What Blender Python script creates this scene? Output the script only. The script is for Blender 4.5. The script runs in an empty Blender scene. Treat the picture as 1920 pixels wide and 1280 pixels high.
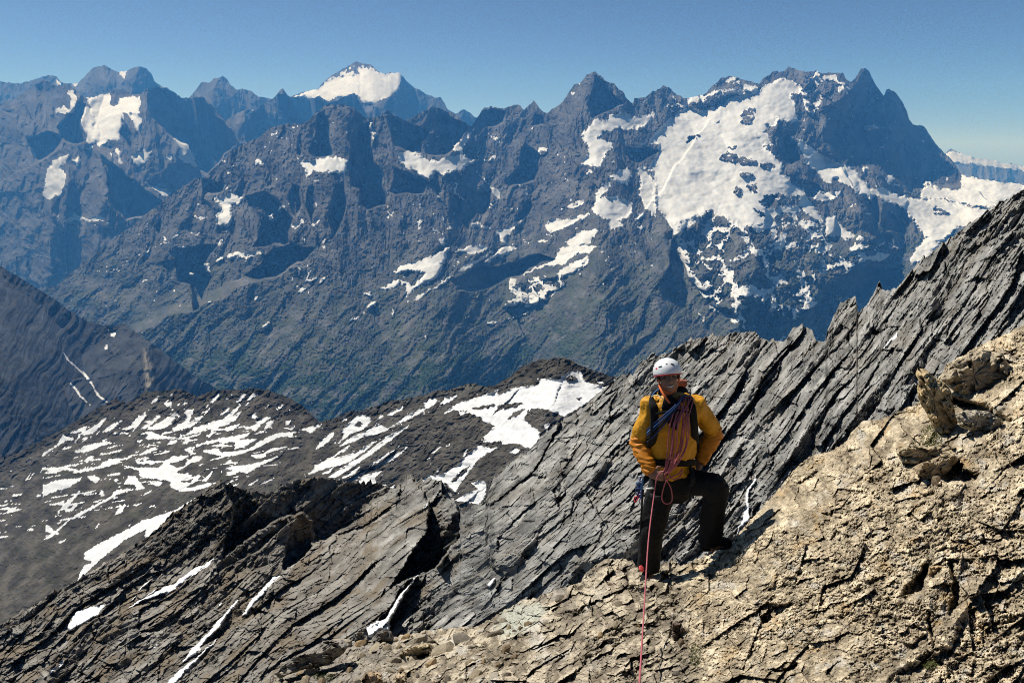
import bpy, bmesh, math, random
import numpy as np
from mathutils import Vector, Matrix, noise as mnoise

# ------------------------------------------------------------------ camera, sky, sun, exposure
scene = bpy.context.scene
F, CX, CY = 1233.0, 960.0, 640.0            # focal length and centre in photograph pixels
PITCH = math.radians(-16.8)
cam_data = bpy.data.cameras.new('camera')
cam_data.sensor_width = 36.0
cam_data.lens = 36.0 * F / 1920.0
cam_data.clip_start = 0.05
cam_data.clip_end = 90000.0
cam = bpy.data.objects.new('camera', cam_data)
scene.collection.objects.link(cam)
cam.location = (0, 0, 0)
cam.rotation_euler = (math.radians(90) + PITCH, 0, 0)
scene.camera = cam

SUN_EL, SUN_AHEAD = math.radians(49.0), math.radians(43.0)   # sun to the left, a little beyond the climber
sun_dir = Vector((-math.cos(SUN_EL) * math.cos(SUN_AHEAD), math.cos(SUN_EL) * math.sin(SUN_AHEAD), math.sin(SUN_EL)))
world = bpy.data.worlds.new('World')
scene.world = world
world.use_nodes = True
wn = world.node_tree
bg = wn.nodes['Background']
sky_tex = wn.nodes.new('ShaderNodeTexSky')
sky_tex.sky_type = 'NISHITA'
sky_tex.sun_disc = False
sky_tex.sun_elevation = SUN_EL
sky_tex.sun_rotation = math.atan2(sun_dir.x, sun_dir.y)
sky_tex.altitude = 9000.0
sky_tex.air_density = 1.4
sky_tex.dust_density = 0.0
sky_tex.ozone_density = 3.2
wn.links.new(sky_tex.outputs[0], bg.inputs[0])
bg.inputs[1].default_value = 0.062
sun_data = bpy.data.lights.new('sun', 'SUN')
sun_data.energy = 5.0
sun_data.angle = math.radians(0.53)
sun_data.color = (1.0, 0.985, 0.955)
sun = bpy.data.objects.new('sun', sun_data)
scene.collection.objects.link(sun)
sun.rotation_euler = (-sun_dir).to_track_quat('-Z', 'Y').to_euler()
scene.view_settings.view_transform = 'Standard'
scene.view_settings.look = 'None'
scene.view_settings.exposure = 0.5
scene.view_settings.gamma = 1.0
scene.render.engine = 'CYCLES'
scene.cycles.use_denoising = True
scene.cycles.denoising_prefilter = 'NONE'
scene.cycles.pixel_filter_type = 'BLACKMAN_HARRIS'
scene.cycles.filter_width = 1.0
scene.cycles.max_bounces = 4
scene.cycles.diffuse_bounces = 1
scene.cycles.volume_bounces = 0
scene.cycles.volume_step_rate = 4.0

# ------------------------------------------------------------------ small tools
COL = scene.collection
RNG = random.Random(7)

def pix(u, v, Z):
    """World point at camera depth Z behind photograph pixel (u, v)."""
    a = (np.asarray(u, dtype=np.float64) - CX) / F
    b = (CY - np.asarray(v, dtype=np.float64)) / F
    c, s = math.cos(PITCH), math.sin(PITCH)
    return np.stack([a * Z, (c - b * s) * Z, (s + b * c) * Z], axis=-1)

def pix_y(u, v, y):
    """World point at forward distance y behind pixel (u, v)."""
    b = (CY - v) / F
    c, s = math.cos(PITCH), math.sin(PITCH)
    return Vector(pix(u, v, y / (c - b * s)).tolist())

def unpix(p):
    c, s = math.cos(PITCH), math.sin(PITCH)
    Z = p[1] * c + p[2] * s
    w = -p[1] * s + p[2] * c
    return CX + F * p[0] / Z, CY - F * w / Z, Z

_ang = np.random.RandomState(3).rand(4096).astype(np.float32) * 2 * np.pi
_GX, _GY, _GV = np.cos(_ang), np.sin(_ang), np.random.RandomState(5).rand(4096).astype(np.float32)

def _h(ix, iy, seed):
    h = (ix.astype(np.int64) * 374761393 + iy.astype(np.int64) * 668265263 + seed * 974711) & 0xFFFFFFFF
    h = ((h ^ (h >> 13)) * 1274126177) & 0xFFFFFFFF
    return ((h ^ (h >> 16)) & 4095).astype(np.int32)

def gn(x, y, seed=0):
    x = np.asarray(x, dtype=np.float32); y = np.asarray(y, dtype=np.float32)
    fx, fy = np.floor(x), np.floor(y)
    ix, iy = fx.astype(np.int32), fy.astype(np.int32)
    dx, dy = x - fx, y - fy
    sx = dx * dx * dx * (dx * (dx * 6 - 15) + 10)
    sy = dy * dy * dy * (dy * (dy * 6 - 15) + 10)
    def g(ox, oy):
        h = _h(ix + ox, iy + oy, seed)
        return _GX[h] * (dx - ox) + _GY[h] * (dy - oy)
    a = g(0, 0); b = g(1, 0); c = g(0, 1); d = g(1, 1)
    a = a + sx * (b - a); c = c + sx * (d - c)
    return (a + sy * (c - a)) * 1.5

def fbm(x, y, octaves=5, gain=0.5, seed=0):
    r = 0; a = 1.0; f = 1.0
    for o in range(octaves):
        r = r + a * gn(x * f + 17.3 * o, y * f + 9.1 * o, seed + o)
        a *= gain; f *= 2.03
    return r

def ridged(x, y, octaves=5, gain=0.5, seed=0):
    r = 0; a = 1.0; f = 1.0; w = 1.0
    for o in range(octaves):
        n = 1.0 - np.abs(gn(x * f + 7.7 * o, y * f + 3.9 * o, seed + o))
        n = n * n
        r = r + a * n * w
        w = np.clip(n * 1.6, 0, 1)
        a *= gain; f *= 2.07
    return r

def gullies(x, y, octaves=4, gain=.5, seed=0):
    """Sharp ribs with V-shaped gullies between them."""
    r = 0; a = 1.0; f = 1.0
    for o in range(octaves):
        r = r + a * (1.0 - 1.7 * np.abs(gn(x * f + 5.1 * o, y * f + 2.3 * o, seed + o)))
        a *= gain; f *= 2.1
    return r

def worley(x, y, seed=0):
    """F1, F2, random value of the nearest cell."""
    fx, fy = np.floor(x), np.floor(y)
    ix, iy = fx.astype(np.int32), fy.astype(np.int32)
    d1 = np.full(x.shape, 9.0, np.float32); d2 = d1.copy(); val = np.zeros(x.shape, np.float32)
    for ox in (-1, 0, 1):
        for oy in (-1, 0, 1):
            h = _h(ix + ox, iy + oy, seed)
            px = fx + ox + 0.1 + 0.8 * _GV[h]; py = fy + oy + 0.1 + 0.8 * _GV[(h * 7 + 131) & 4095]
            d = np.hypot(x - px, y - py)
            near = d < d1
            d2 = np.where(near, d1, np.minimum(d2, d))
            val = np.where(near, _GV[(h * 13 + 57) & 4095], val)
            d1 = np.where(near, d, d1)
    return d1, d2, val

def facet(x, y, seed=0, tilt=.9, off=1.0):
    """Broken faces: every cell is a plane with its own height and slope. Also returns the distance to the joint."""
    x = np.asarray(x, np.float32); y = np.asarray(y, np.float32)
    fx, fy = np.floor(x), np.floor(y)
    ix, iy = fx.astype(np.int32), fy.astype(np.int32)
    d1 = np.full(x.shape, 9.0, np.float32); d2 = d1.copy(); out = np.zeros(x.shape, np.float32)
    for ox in (-1, 0, 1):
        for oy in (-1, 0, 1):
            h = _h(ix + ox, iy + oy, seed)
            dx = x - (fx + ox + 0.1 + 0.8 * _GV[h]); dy = y - (fy + oy + 0.1 + 0.8 * _GV[(h * 7 + 131) & 4095])
            d = np.hypot(dx, dy); near = d < d1
            d2 = np.where(near, d1, np.minimum(d2, d)); d1 = np.where(near, d, d1)
            out = np.where(near, off * (_GV[(h * 13 + 57) & 4095] - .5) + tilt * (_GX[h] * dx + _GY[h] * dy), out)
    return out, d2 - d1

def blur_u(a, half):
    """Running mean along the rows."""
    p = np.pad(a.astype(np.float32), ((0, 0), (half + 1, half)), mode='edge'); c = np.cumsum(p, 1)
    return (c[:, 2 * half + 1:] - c[:, :-2 * half - 1]) / (2 * half + 1)

def sstep(a, b, x):
    t = np.clip((x - a) / (b - a), 0, 1)
    return t * t * (3 - 2 * t)

# the enlargements the outlines were read from: origin and scale of each
CROP = {'a': (106, 80, 3.368), 'b': (676, 80, 3.368), 'c': (1246, 80, 3.368), 'd': (106, 460, 3.368), 'e': (676, 460, 3.368),
        'f': (1246, 460, 3.368), 'h': (106, 720, 3.84), 'i': (560, 660, 3.2), 'j': (106, 840, 2.909), 'k': (676, 840, 2.909),
        'l': (1246, 840, 2.909), 'z': (0, 0, 1.0)}

def conv(tag, pts):
    ox, oy, s = CROP[tag]
    return [(ox + p[0] / s, oy + p[1] / s) + tuple(p[2:]) for p in pts]

def parse(text):
    """'a: x,y x,y ...' lines -> list of polygons in photograph pixels."""
    out = []
    for line in text.strip().splitlines():
        line = line.strip()
        if not line:
            continue
        tag, rest = line.split(':')
        out.append(conv(tag.strip(), [tuple(float(q) for q in w.split(',')) for w in rest.split()]))
    return out

def seg_loop(U, V, pts, closed):
    n = len(pts)
    for i in range(n if closed else n - 1):
        p, q = pts[i], pts[(i + 1) % n]
        yield i, p, q

def poly_sd(U, V, pts):
    """Signed distance to a polygon, negative inside."""
    d = np.full(U.shape, 1e9, np.float32); inside = np.zeros(U.shape, bool)
    for i, p, q in seg_loop(U, V, pts, True):
        ex, ey = q[0] - p[0], q[1] - p[1]
        L = ex * ex + ey * ey + 1e-9
        wx, wy = U - p[0], V - p[1]
        t = np.clip((wx * ex + wy * ey) / L, 0, 1)
        d = np.minimum(d, (wx - ex * t) ** 2 + (wy - ey * t) ** 2)
        c = (V >= p[1]) != (V >= q[1])
        if ey != 0:
            inside ^= c & (U < p[0] + (V - p[1]) * ex / ey)
    d = np.sqrt(d)
    return np.where(inside, -d, d)

def in_polys(U, V, polys, margin=16.0):
    """Smallest signed distance to any of the polygons (only worked out near each)."""
    sd = np.full(U.shape, margin, np.float32)
    for P in polys:
        us = [p[0] for p in P]; vs = [p[1] for p in P]
        m = (U > min(us) - margin) & (U < max(us) + margin) & (V > min(vs) - margin) & (V < max(vs) + margin)
        if m.any():
            sd[m] = np.minimum(sd[m], poly_sd(U[m], V[m], P))
    return sd

def ridge_prot(U, V, pts, s1, s2):
    """Height of a wedge along a polyline of (u, v, A); slopes s1 (left of travel) and s2."""
    amax = max(p[2] for p in pts)
    reach = amax / max(min(s1, s2), 0.05) + 4
    us = [p[0] for p in pts]; vs = [p[1] for p in pts]
    out = np.zeros(U.shape, np.float32)
    m = (U > min(us) - reach) & (U < max(us) + reach) & (V > min(vs) - reach) & (V < max(vs) + reach)
    if not m.any():
        return out
    u, v = U[m], V[m]
    best = np.full(u.shape, 1e9, np.float32); A = np.zeros(u.shape, np.float32); side = np.ones(u.shape, np.float32)
    for i, p, q in seg_loop(u, v, pts, False):
        ex, ey = q[0] - p[0], q[1] - p[1]
        L = ex * ex + ey * ey + 1e-9
        wx, wy = u - p[0], v - p[1]
        t = np.clip((wx * ex + wy * ey) / L, 0, 1)
        d = np.hypot(wx - ex * t, wy - ey * t)
        nearer = d < best
        best = np.where(nearer, d, best)
        A = np.where(nearer, p[2] + (q[2] - p[2]) * t, A)
        side = np.where(nearer, ex * wy - ey * wx, side)
    out[m] = np.maximum(A - np.where(side > 0, s1, s2) * best, 0)
    return out

def tps(ctrl):
    """Thin-plate surface through (u, v, depth) points, in log depth."""
    c = np.array(ctrl, dtype=np.float64)
    x, y, z = c[:, 0] / 500, c[:, 1] / 500, np.log(c[:, 2])
    n = len(x)
    r2 = (x[:, None] - x) ** 2 + (y[:, None] - y) ** 2
    K = 0.5 * r2 * np.log(r2 + 1e-12) + np.eye(n) * 1e-4
    Pm = np.stack([np.ones(n), x, y], 1)
    M = np.zeros((n + 3, n + 3)); M[:n, :n] = K; M[:n, n:] = Pm; M[n:, :n] = Pm.T
    w = np.linalg.solve(M, np.concatenate([z, np.zeros(3)]))
    def f(U, V):
        X, Y = U / 500, V / 500
        r = w[n] + w[n + 1] * X + w[n + 2] * Y
        for i in range(n):
            q = (X - x[i]) ** 2 + (Y - y[i]) ** 2
            r = r + w[i] * 0.5 * q * np.log(q + 1e-12)
        return r
    return f

# ------------------------------------------------------------------ meshes
def mesh_from(name, verts, faces, cols=None, smooth=True, grain=None):
    """verts (n,3), faces (m,4) or (m,3) arrays -> mesh data."""
    me = bpy.data.meshes.new(name)
    k = faces.shape[1]
    me.vertices.add(len(verts)); me.vertices.foreach_set('co', verts.astype(np.float32).ravel())
    me.loops.add(faces.size); me.loops.foreach_set('vertex_index', faces.astype(np.int32).ravel())
    me.polygons.add(len(faces))
    me.polygons.foreach_set('loop_start', np.arange(0, faces.size, k, dtype=np.int32))
    me.polygons.foreach_set('use_smooth', np.full(len(faces), smooth))
    if cols is not None:
        a = me.attributes.new('tint', 'FLOAT_COLOR', 'POINT')
        c4 = np.ones((len(verts), 4), np.float32); c4[:, :cols.shape[1]] = cols
        a.data.foreach_set('color', c4.ravel())
    if grain is not None:
        a = me.attributes.new('grain', 'FLOAT_VECTOR', 'POINT')
        a.data.foreach_set('vector', grain.astype(np.float32).ravel())
    me.update()
    me.validate()
    return me

def add(name, me, mat=None, parent=None, **props):
    o = bpy.data.objects.new(name, me)
    COL.objects.link(o)
    if mat is not None and me is not None:
        me.materials.append(mat)
    if parent is not None:
        o.parent = parent
    for k, v in props.items():
        o[k] = v
    return o

def sub_mesh(name, verts, faces, keep, cols, smooth=True, grain=None):
    f = faces[keep]
    idx, inv = np.unique(f, return_inverse=True)
    return mesh_from(name, verts[idx], inv.reshape(f.shape), None if cols is None else cols[idx], smooth, None if grain is None else grain[idx])

def components(mask):
    """Label the 4-connected True regions of a 2D array (row runs joined by union-find)."""
    par = []
    def find(a):
        while par[a] != a:
            par[a] = par[par[a]]; a = par[a]
        return a
    lab = np.full(mask.shape, -1, np.int32); prev = []
    for r in range(mask.shape[0]):
        row = mask[r]
        if not row.any():
            prev = []; continue
        e = np.diff(np.concatenate([[0], row.astype(np.int8), [0]]))
        st, en = np.nonzero(e == 1)[0], np.nonzero(e == -1)[0]
        cur = []; j = 0
        for a, b in zip(st.tolist(), en.tolist()):
            k = len(par); par.append(k)
            for (pa, pb, pk) in prev:
                if pa < b and pb > a:
                    ra, rb = find(pk), find(k)
                    par[rb] = ra
            cur.append((a, b, k)); lab[r, a:b] = k
        prev = cur
    if par:
        root = np.array([find(i) for i in range(len(par))])
        lab[lab >= 0] = root[lab[lab >= 0]]
    return lab

def shaded_faces(U, V, polys, k=1.15, steep=.55):
    """Walls turned away from the sun: inside each outline the rock falls back to the right and stands steeper."""
    out = np.zeros(U.shape, np.float32)
    for P in polys:
        us = [p[0] for p in P]; vs = [p[1] for p in P]
        m = (U > min(us) - 12) & (U < max(us) + 12) & (V > min(vs) - 12) & (V < max(vs) + 12)
        if m.any():
            w = sstep(1.0, -4.0, poly_sd(U[m], V[m], P))
            out[m] = np.maximum(out[m], w * (k * np.maximum(U[m] - min(us), 0) + steep * np.maximum(V[m] - min(vs), 0)))
    return out

def smooth_row(a, step, sigma):
    n = int(3 * sigma / step); x = np.arange(-n, n + 1) * step
    k = np.exp(-.5 * (x / sigma) ** 2); k /= k.sum()
    return np.convolve(np.pad(a, n, mode='edge'), k, mode='valid').astype(np.float32)

def grid_uv(crest, vbot, u0, u1, du, dv, jag=2.0, jscale=14.0, seed=1, teeth=0.0):
    """Columns follow the crest line; rows run from the crest down to vbot."""
    us = np.arange(u0, u1 + du, du, dtype=np.float32)
    cu = [p[0] for p in crest]; cv = [p[1] for p in crest]
    top = np.interp(us, cu, cv).astype(np.float32)
    top = top + jag * (fbm(us / jscale, us * 0 + 3.3, 5, 0.62, seed) + 0.5 * np.abs(gn(us / (jscale * .4), us * 0 + 8.8, seed + 4)) - .2)
    if teeth:
        for per, k in ((17.0, 1.0), (7.5, .5)):
            ph = us / per + .9 * gn(us / (per * 2.3), us * 0 + 1.7, seed + 8)
            fr = ph - np.floor(ph)
            top = top - teeth * k * np.minimum(fr, (1 - fr) * 3) * np.clip(gn(np.floor(ph) * 3.71, us * 0 + 6.1, seed + 9) * 1.6 + .35, 0, 1.3)
    vb = np.interp(us, [p[0] for p in vbot], [p[1] for p in vbot]).astype(np.float32) if isinstance(vbot, list) else np.full_like(us, vbot)
    vb = np.maximum(vb, top + 6)
    n = int(np.ceil(np.percentile(vb - top, 92) / dv)) + 1
    t = np.linspace(0, 1, n, dtype=np.float32)[:, None]
    U = np.repeat(us[None, :], n, 0)
    V = top[None, :] + (vb - top)[None, :] * t
    return U, V

def finish_sheet(name, U, V, lnZ, cols, snow, rock_mat, snow_mat, kind='structure', parts=40, minpart=30, smooth=True, back=6, back_step=0.012,
                 snow_name='snow_patch', grain=None, props=None):
    """Mesh from the depth map, a rounded back behind the crest, snow split off patch by patch."""
    Z = np.exp(lnZ)
    P = pix(U, V, Z)
    top = P[0]
    rows = []
    for k in range(back, 0, -1):
        q = top.copy(); s = np.exp(lnZ[0]) * back_step * k * (1 + .25 * k)
        d = top / np.linalg.norm(top, axis=1, keepdims=True)
        q[:, 0] += d[:, 0] * s; q[:, 1] += d[:, 1] * s; q[:, 2] = top[:, 2] + d[:, 2] * s - s * (0.35 + .12 * k)
        rows.append(q)
    if rows:
        P = np.concatenate([np.stack(rows), P], 0)
        cols = np.concatenate([np.repeat(cols[:1], back, 0), cols], 0)
        snow = np.concatenate([np.zeros((back,) + snow.shape[1:], snow.dtype), snow], 0)
        if grain is not None:
            grain = np.concatenate([np.repeat(grain[:1], back, 0), grain], 0)
    R, C = P.shape[:2]
    idx = np.arange(R * C).reshape(R, C)
    faces = np.stack([idx[:-1, :-1], idx[1:, :-1], idx[1:, 1:], idx[:-1, 1:]], -1).reshape(-1, 4)
    sf = (snow[:-1, :-1].astype(np.float32) + snow[1:, :-1] + snow[1:, 1:] + snow[:-1, 1:]) >= 2.5
    verts = P.reshape(-1, 3); cc = cols.reshape(-1, cols.shape[-1])
    o = add(name, sub_mesh(name, verts, faces, ~sf.ravel(), cc, smooth, None if grain is None else grain.reshape(-1, 3)), rock_mat, None, kind=kind)
    if props:
        for k, v in props.items():
            o[k] = v
    if sf.any():
        lab = components(sf).ravel()
        ids, cnt = np.unique(lab[lab >= 0], return_counts=True)
        order = np.argsort(-cnt)
        big = [ids[i] for i in order[:parts] if cnt[i] >= minpart]
        for b in big:
            add(snow_name, sub_mesh(snow_name, verts, faces, lab == b, cc), snow_mat, o)
        rest = (lab >= 0) & ~np.isin(lab, big)
        if rest.any():
            add('snow', sub_mesh('snow', verts, faces, rest, cc), snow_mat, o, kind='stuff')
    return o

# ------------------------------------------------------------------ materials
def material(name):
    m = bpy.data.materials.new(name); m.use_nodes = True
    nt = m.node_tree
    return m, nt, nt.nodes['Principled BSDF']

def N(nt, typ, **kw):
    n = nt.nodes.new(typ)
    for k, v in kw.items():
        setattr(n, k, v)
    return n

def rock_material(name, scale, bump=0.4, dist=1.0, var=0.35, rough=0.92, detail=8, stretch=None, speck=None, use_grain=False):
    """Tint attribute broken up by grain in object space; bump for the relief below mesh size."""
    m, nt, b = material(name)
    at = N(nt, 'ShaderNodeAttribute', attribute_name='tint')
    tc = N(nt, 'ShaderNodeTexCoord')
    mp = N(nt, 'ShaderNodeMapping')
    if stretch:
        mp.inputs['Rotation'].default_value = stretch[0]; mp.inputs['Scale'].default_value = stretch[1]
    if use_grain:
        ga = N(nt, 'ShaderNodeAttribute', attribute_name='grain')
        nt.links.new(ga.outputs['Vector'], mp.inputs[0])
    else:
        nt.links.new(tc.outputs['Object'], mp.inputs[0])
    n1 = N(nt, 'ShaderNodeTexNoise'); n1.inputs['Scale'].default_value = scale; n1.inputs['Detail'].default_value = detail; n1.inputs['Roughness'].default_value = 0.68
    nt.links.new(mp.outputs[0], n1.inputs['Vector'])
    mr = N(nt, 'ShaderNodeMapRange')
    mr.inputs['From Min'].default_value = 0.25; mr.inputs['From Max'].default_value = 0.75
    mr.inputs['To Min'].default_value = .8 * (1 - var); mr.inputs['To Max'].default_value = .8 * (1 + var)
    nt.links.new(n1.outputs[0], mr.inputs[0])
    mul = N(nt, 'ShaderNodeVectorMath', operation='SCALE')
    nt.links.new(at.outputs['Color'], mul.inputs[0]); nt.links.new(mr.outputs[0], mul.inputs['Scale'])
    out = mul.outputs[0]
    if speck:
        v = N(nt, 'ShaderNodeTexVoronoi'); v.inputs['Scale'].default_value = speck[0]
        nt.links.new(mp.outputs[0], v.inputs['Vector'])
        hs = N(nt, 'ShaderNodeSeparateColor'); nt.links.new(v.outputs['Color'], hs.inputs[0])
        m2 = N(nt, 'ShaderNodeMapRange'); m2.inputs['To Min'].default_value = 1 - speck[1]; m2.inputs['To Max'].default_value = 1 + speck[1]
        nt.links.new(hs.outputs[0], m2.inputs[0])
        mul2 = N(nt, 'ShaderNodeVectorMath', operation='SCALE')
        nt.links.new(out, mul2.inputs[0]); nt.links.new(m2.outputs[0], mul2.inputs['Scale'])
        out = mul2.outputs[0]
    nt.links.new(out, b.inputs['Base Color'])
    b.inputs['Roughness'].default_value = rough
    b.inputs['Specular IOR Level'].default_value = 0.04
    if bump:
        bp = N(nt, 'ShaderNodeBump'); bp.inputs['Strength'].default_value = bump; bp.inputs['Distance'].default_value = dist
        n2 = N(nt, 'ShaderNodeTexNoise'); n2.inputs['Scale'].default_value = scale * 1.7; n2.inputs['Detail'].default_value = detail; n2.inputs['Roughness'].default_value = 0.7
        nt.links.new(mp.outputs[0], n2.inputs['Vector'])
        nt.links.new(n2.outputs[0], bp.inputs['Height']); nt.links.new(bp.outputs[0], b.inputs['Normal'])
    return m

def snow_material(name, scale, bump, dist, k=1.0):
    m, nt, b = material(name)
    tc = N(nt, 'ShaderNodeTexCoord')
    n1 = N(nt, 'ShaderNodeTexNoise'); n1.inputs['Scale'].default_value = scale; n1.inputs['Detail'].default_value = 7
    nt.links.new(tc.outputs['Object'], n1.inputs['Vector'])
    cr = N(nt, 'ShaderNodeValToRGB')
    cr.color_ramp.elements[0].position = 0.3; cr.color_ramp.elements[0].color = (0.54 * k, 0.54 * k, 0.535 * k, 1)
    cr.color_ramp.elements[1].position = 0.6; cr.color_ramp.elements[1].color = (0.70 * k, 0.70 * k, 0.695 * k, 1)
    nt.links.new(n1.outputs[0], cr.inputs[0])
    n2 = N(nt, 'ShaderNodeTexNoise'); n2.inputs['Scale'].default_value = scale * .37; n2.inputs['Detail'].default_value = 9; n2.inputs['Roughness'].default_value = .65
    nt.links.new(tc.outputs['Object'], n2.inputs['Vector'])
    dr = N(nt, 'ShaderNodeMapRange'); dr.inputs['From Min'].default_value = .52; dr.inputs['From Max'].default_value = .74; dr.inputs['To Max'].default_value = .55
    nt.links.new(n2.outputs[0], dr.inputs[0])
    mx = N(nt, 'ShaderNodeMix', data_type='RGBA'); mx.inputs['B'].default_value = (.47, .445, .41, 1)      # wind-blown dust on old snow
    nt.links.new(dr.outputs[0], mx.inputs['Factor']); nt.links.new(cr.outputs[0], mx.inputs['A']); nt.links.new(mx.outputs['Result'], b.inputs['Base Color'])
    b.inputs['Roughness'].default_value = 0.75
    bp = N(nt, 'ShaderNodeBump'); bp.inputs['Strength'].default_value = bump; bp.inputs['Distance'].default_value = dist
    nt.links.new(n1.outputs[0], bp.inputs['Height']); nt.links.new(bp.outputs[0], b.inputs['Normal'])
    return m

MAT_FAR = rock_material('far_rock', 0.012, 0.6, 14.0, 0.45)
MAT_SNOW_FAR = snow_material('glacier_snow', 0.006, 0.5, 14.0, .76)
MAT_HILL = rock_material('scree_hill', 0.09, 0.7, 2.0, 0.4)
MAT_SNOW_HILL = snow_material('old_snow', 0.12, 0.4, 0.8, .76)

def blend(c1, c2, k):
    return np.asarray(c1, np.float32) * (1 - k[..., None]) + np.asarray(c2, np.float32) * k[..., None]
# ------------------------------------------------------------------ far peaks
def far_sheet(name, crest, vbot, u0, u1, Z0, alpha, ridges, snow_text, du=2.0, dv=2.0, seed=11, amp=1.0, half_text='', albedo=(0.115, 0.11, 0.108), kind='structure',
              jag=2.0, patches=12, shade=''):
    U, V = grid_uv(crest, vbot, u0, u1, du, dv, jag=jag, seed=seed)
    cz = np.interp(U[0], [p[0] for p in crest], [p[2] for p in crest]) if len(crest[0]) > 2 else np.full(U.shape[1], Z0)
    lnZ = np.log(cz)[None, :] - (V - smooth_row(V[0], du, 45)[None, :]) / (F * math.tan(math.radians(alpha)))
    wu, wv = U + 7 * fbm(U / 60, V / 60, 3, seed=seed + 20), V + 7 * fbm(U / 60, V / 60, 3, seed=seed + 30)
    prot = np.zeros(U.shape, np.float32)
    for (pts, s1, s2) in ridges:
        prot = np.maximum(prot, ridge_prot(wu, wv, pts, s1, s2))
    sd = in_polys(U + 3 * fbm(U / 9, V / 9, 4, .6, seed + 40), V + 3 * fbm(U / 9, V / 9, 4, .6, seed + 50), parse(snow_text)) if snow_text else np.full(U.shape, 9.0)
    snow = sd < 0
    if half_text:
        hz = in_polys(U, V, parse(half_text)) < 0
        snow |= hz & (fbm(U / 7, V / 9, 4, .6, seed + 60) > -0.05)
    soft = sstep(2, -5, sd)
    lnZ = lnZ - .5 * np.cumsum(blur_u(soft.astype(np.float32), 14), 0) * dv / F
    rough = amp * (18 * gullies(wu / 66, wv / 190, 2, .45, seed + 1) + 7 * gullies(wu / 24, wv / 70, 2, .45, seed + 13) + 2.4 * gullies(wu / 9, wv / 24, 2, .5, seed + 16) + 2.0 * facet(wu / 8, wv / 13, seed + 14, 1.6, .6)[0] + 1.0 * fbm(U / 7, V / 9, 3, .6, seed + 2))
    smooth_part = amp * 3 * fbm(U / 30, V / 25, 3, .5, seed + 3)
    g = -prot - rough * (1 - soft) - (smooth_part + 24 * amp) * soft
    if shade:
        g = g + shaded_faces(wu, wv, parse(shade))
    lnZ = lnZ + g / F
    k = np.clip(0.5 + 0.9 * fbm(U / 35, V / 35, 5, .55, seed + 7), 0, 1)
    cols = blend(np.array(albedo) * 0.75, np.array(albedo) * 1.3, k)
    return finish_sheet(name, U, V, lnZ, cols, snow, MAT_FAR, MAT_SNOW_FAR, kind=kind, parts=patches, smooth=False)

far_crest = [(-30, 150), (40, 158), (90, 140)] + conv('a', [(0, 220), (30, 255), (100, 265), (140, 250), (200, 190), (240, 155), (300, 143), (350, 175), (400, 190), (440, 180), (480, 160), (520, 153), (570, 165),
    (600, 200), (620, 250), (645, 265), (720, 320), (790, 350), (830, 350), (880, 300), (920, 250), (970, 250), (990, 230), (1050, 212), (1080, 240), (1100, 275), (1140, 300), (1180, 295), (1220, 305), (1280, 340),
    (1350, 360), (1490, 340), (1540, 322), (1650, 290), (1700, 240), (1760, 190), (1830, 150), (1890, 125)]) + conv('b', [(0, 130), (60, 140), (110, 180), (140, 195), (240, 190), (270, 210), (280, 230), (320, 270),
    (360, 290), (400, 320), (430, 330), (470, 350), (510, 345), (530, 380), (548, 420), (600, 450), (650, 425), (690, 440), (720, 470), (800, 500), (1100, 520)])
far_sheet('far_mountains', far_crest, 330.0, -30, 1000, 17000.0, 48,
          [(conv('a', [(300, 143, 40), (330, 260, 60), (350, 340, 60)]), 0.7, 1.2), (conv('a', [(520, 153, 40), (500, 260, 55), (470, 340, 50)]), 0.6, 1.2),
           (conv('a', [(1050, 212, 40), (1000, 330, 60), (960, 500, 60)]), 0.6, 1.0), (conv('b', [(250, 200, 40), (215, 330, 60), (220, 480, 60)]), 0.45, 1.6)],
          """a: 1490,345 1550,318 1650,288 1720,225 1780,215 1920,195 1920,345 1850,330 1780,350 1700,375 1660,345 1600,362 1540,350
b: -5,170 60,165 140,195 240,186 270,210 250,290 200,340 120,360 60,395 -5,360
a: 385,180 450,172 430,230 435,260 425,220
a: 100,262 145,248 120,285
a: 0,240 40,250 0,285""", half_text="""a: 1770,200 1890,135 1920,130 1920,200 1780,215
b: 0,140 60,145 140,195 60,170 0,175""", seed=101, amp=0.7)
edge_crest = [(1730, 330), (1755, 300)] + conv('c', [(1760, 712), (1780, 690), (1810, 675), (1850, 688), (1900, 710)]) + [(1850, 300), (1960, 318)]
far_sheet('far_summit', edge_crest, 400.0, 1730, 1950, 19000.0, 40, [], "c: 1770,700 1810,680 1850,690 1910,712 2400,800 2400,830 1910,760 1880,770 1850,760 1820,765 1790,735", seed=131, amp=0.5)

# ------------------------------------------------------------------ the snowy massif on the left and the ridge beyond it
second_crest = conv('a', [(980, 640), (1080, 480), (1170, 430), (1230, 425), (1290, 400), (1350, 370), (1390, 330), (1430, 290), (1460, 335), (1530, 355), (1600, 355), (1660, 340), (1720, 370), (1790, 350), (1880, 320), (1920, 350)]) + \
    conv('b', [(80, 400), (160, 430), (330, 560)])
far_sheet('shaded_ridge', second_crest, 330.0, 395, 770, 14500.0, 52,
          [(conv('a', [(1180, 430, 45), (1150, 560, 60), (1180, 700, 60)]), 0.5, 1.5), (conv('a', [(1440, 290, 30), (1430, 480, 50)]), 0.9, 1.3), (conv('a', [(1880, 320, 30), (1860, 480, 40)]), 0.9, 1.3)],
          "a: 1175,475 1215,430 1245,425 1225,455 1190,475", seed=151, amp=0.8, shade="a: 1230,440 1290,400 1390,330 1460,335 1600,350 1720,370 1880,320 1990,360 1990,560 1500,560 1330,600 1200,680 1180,560")
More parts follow.
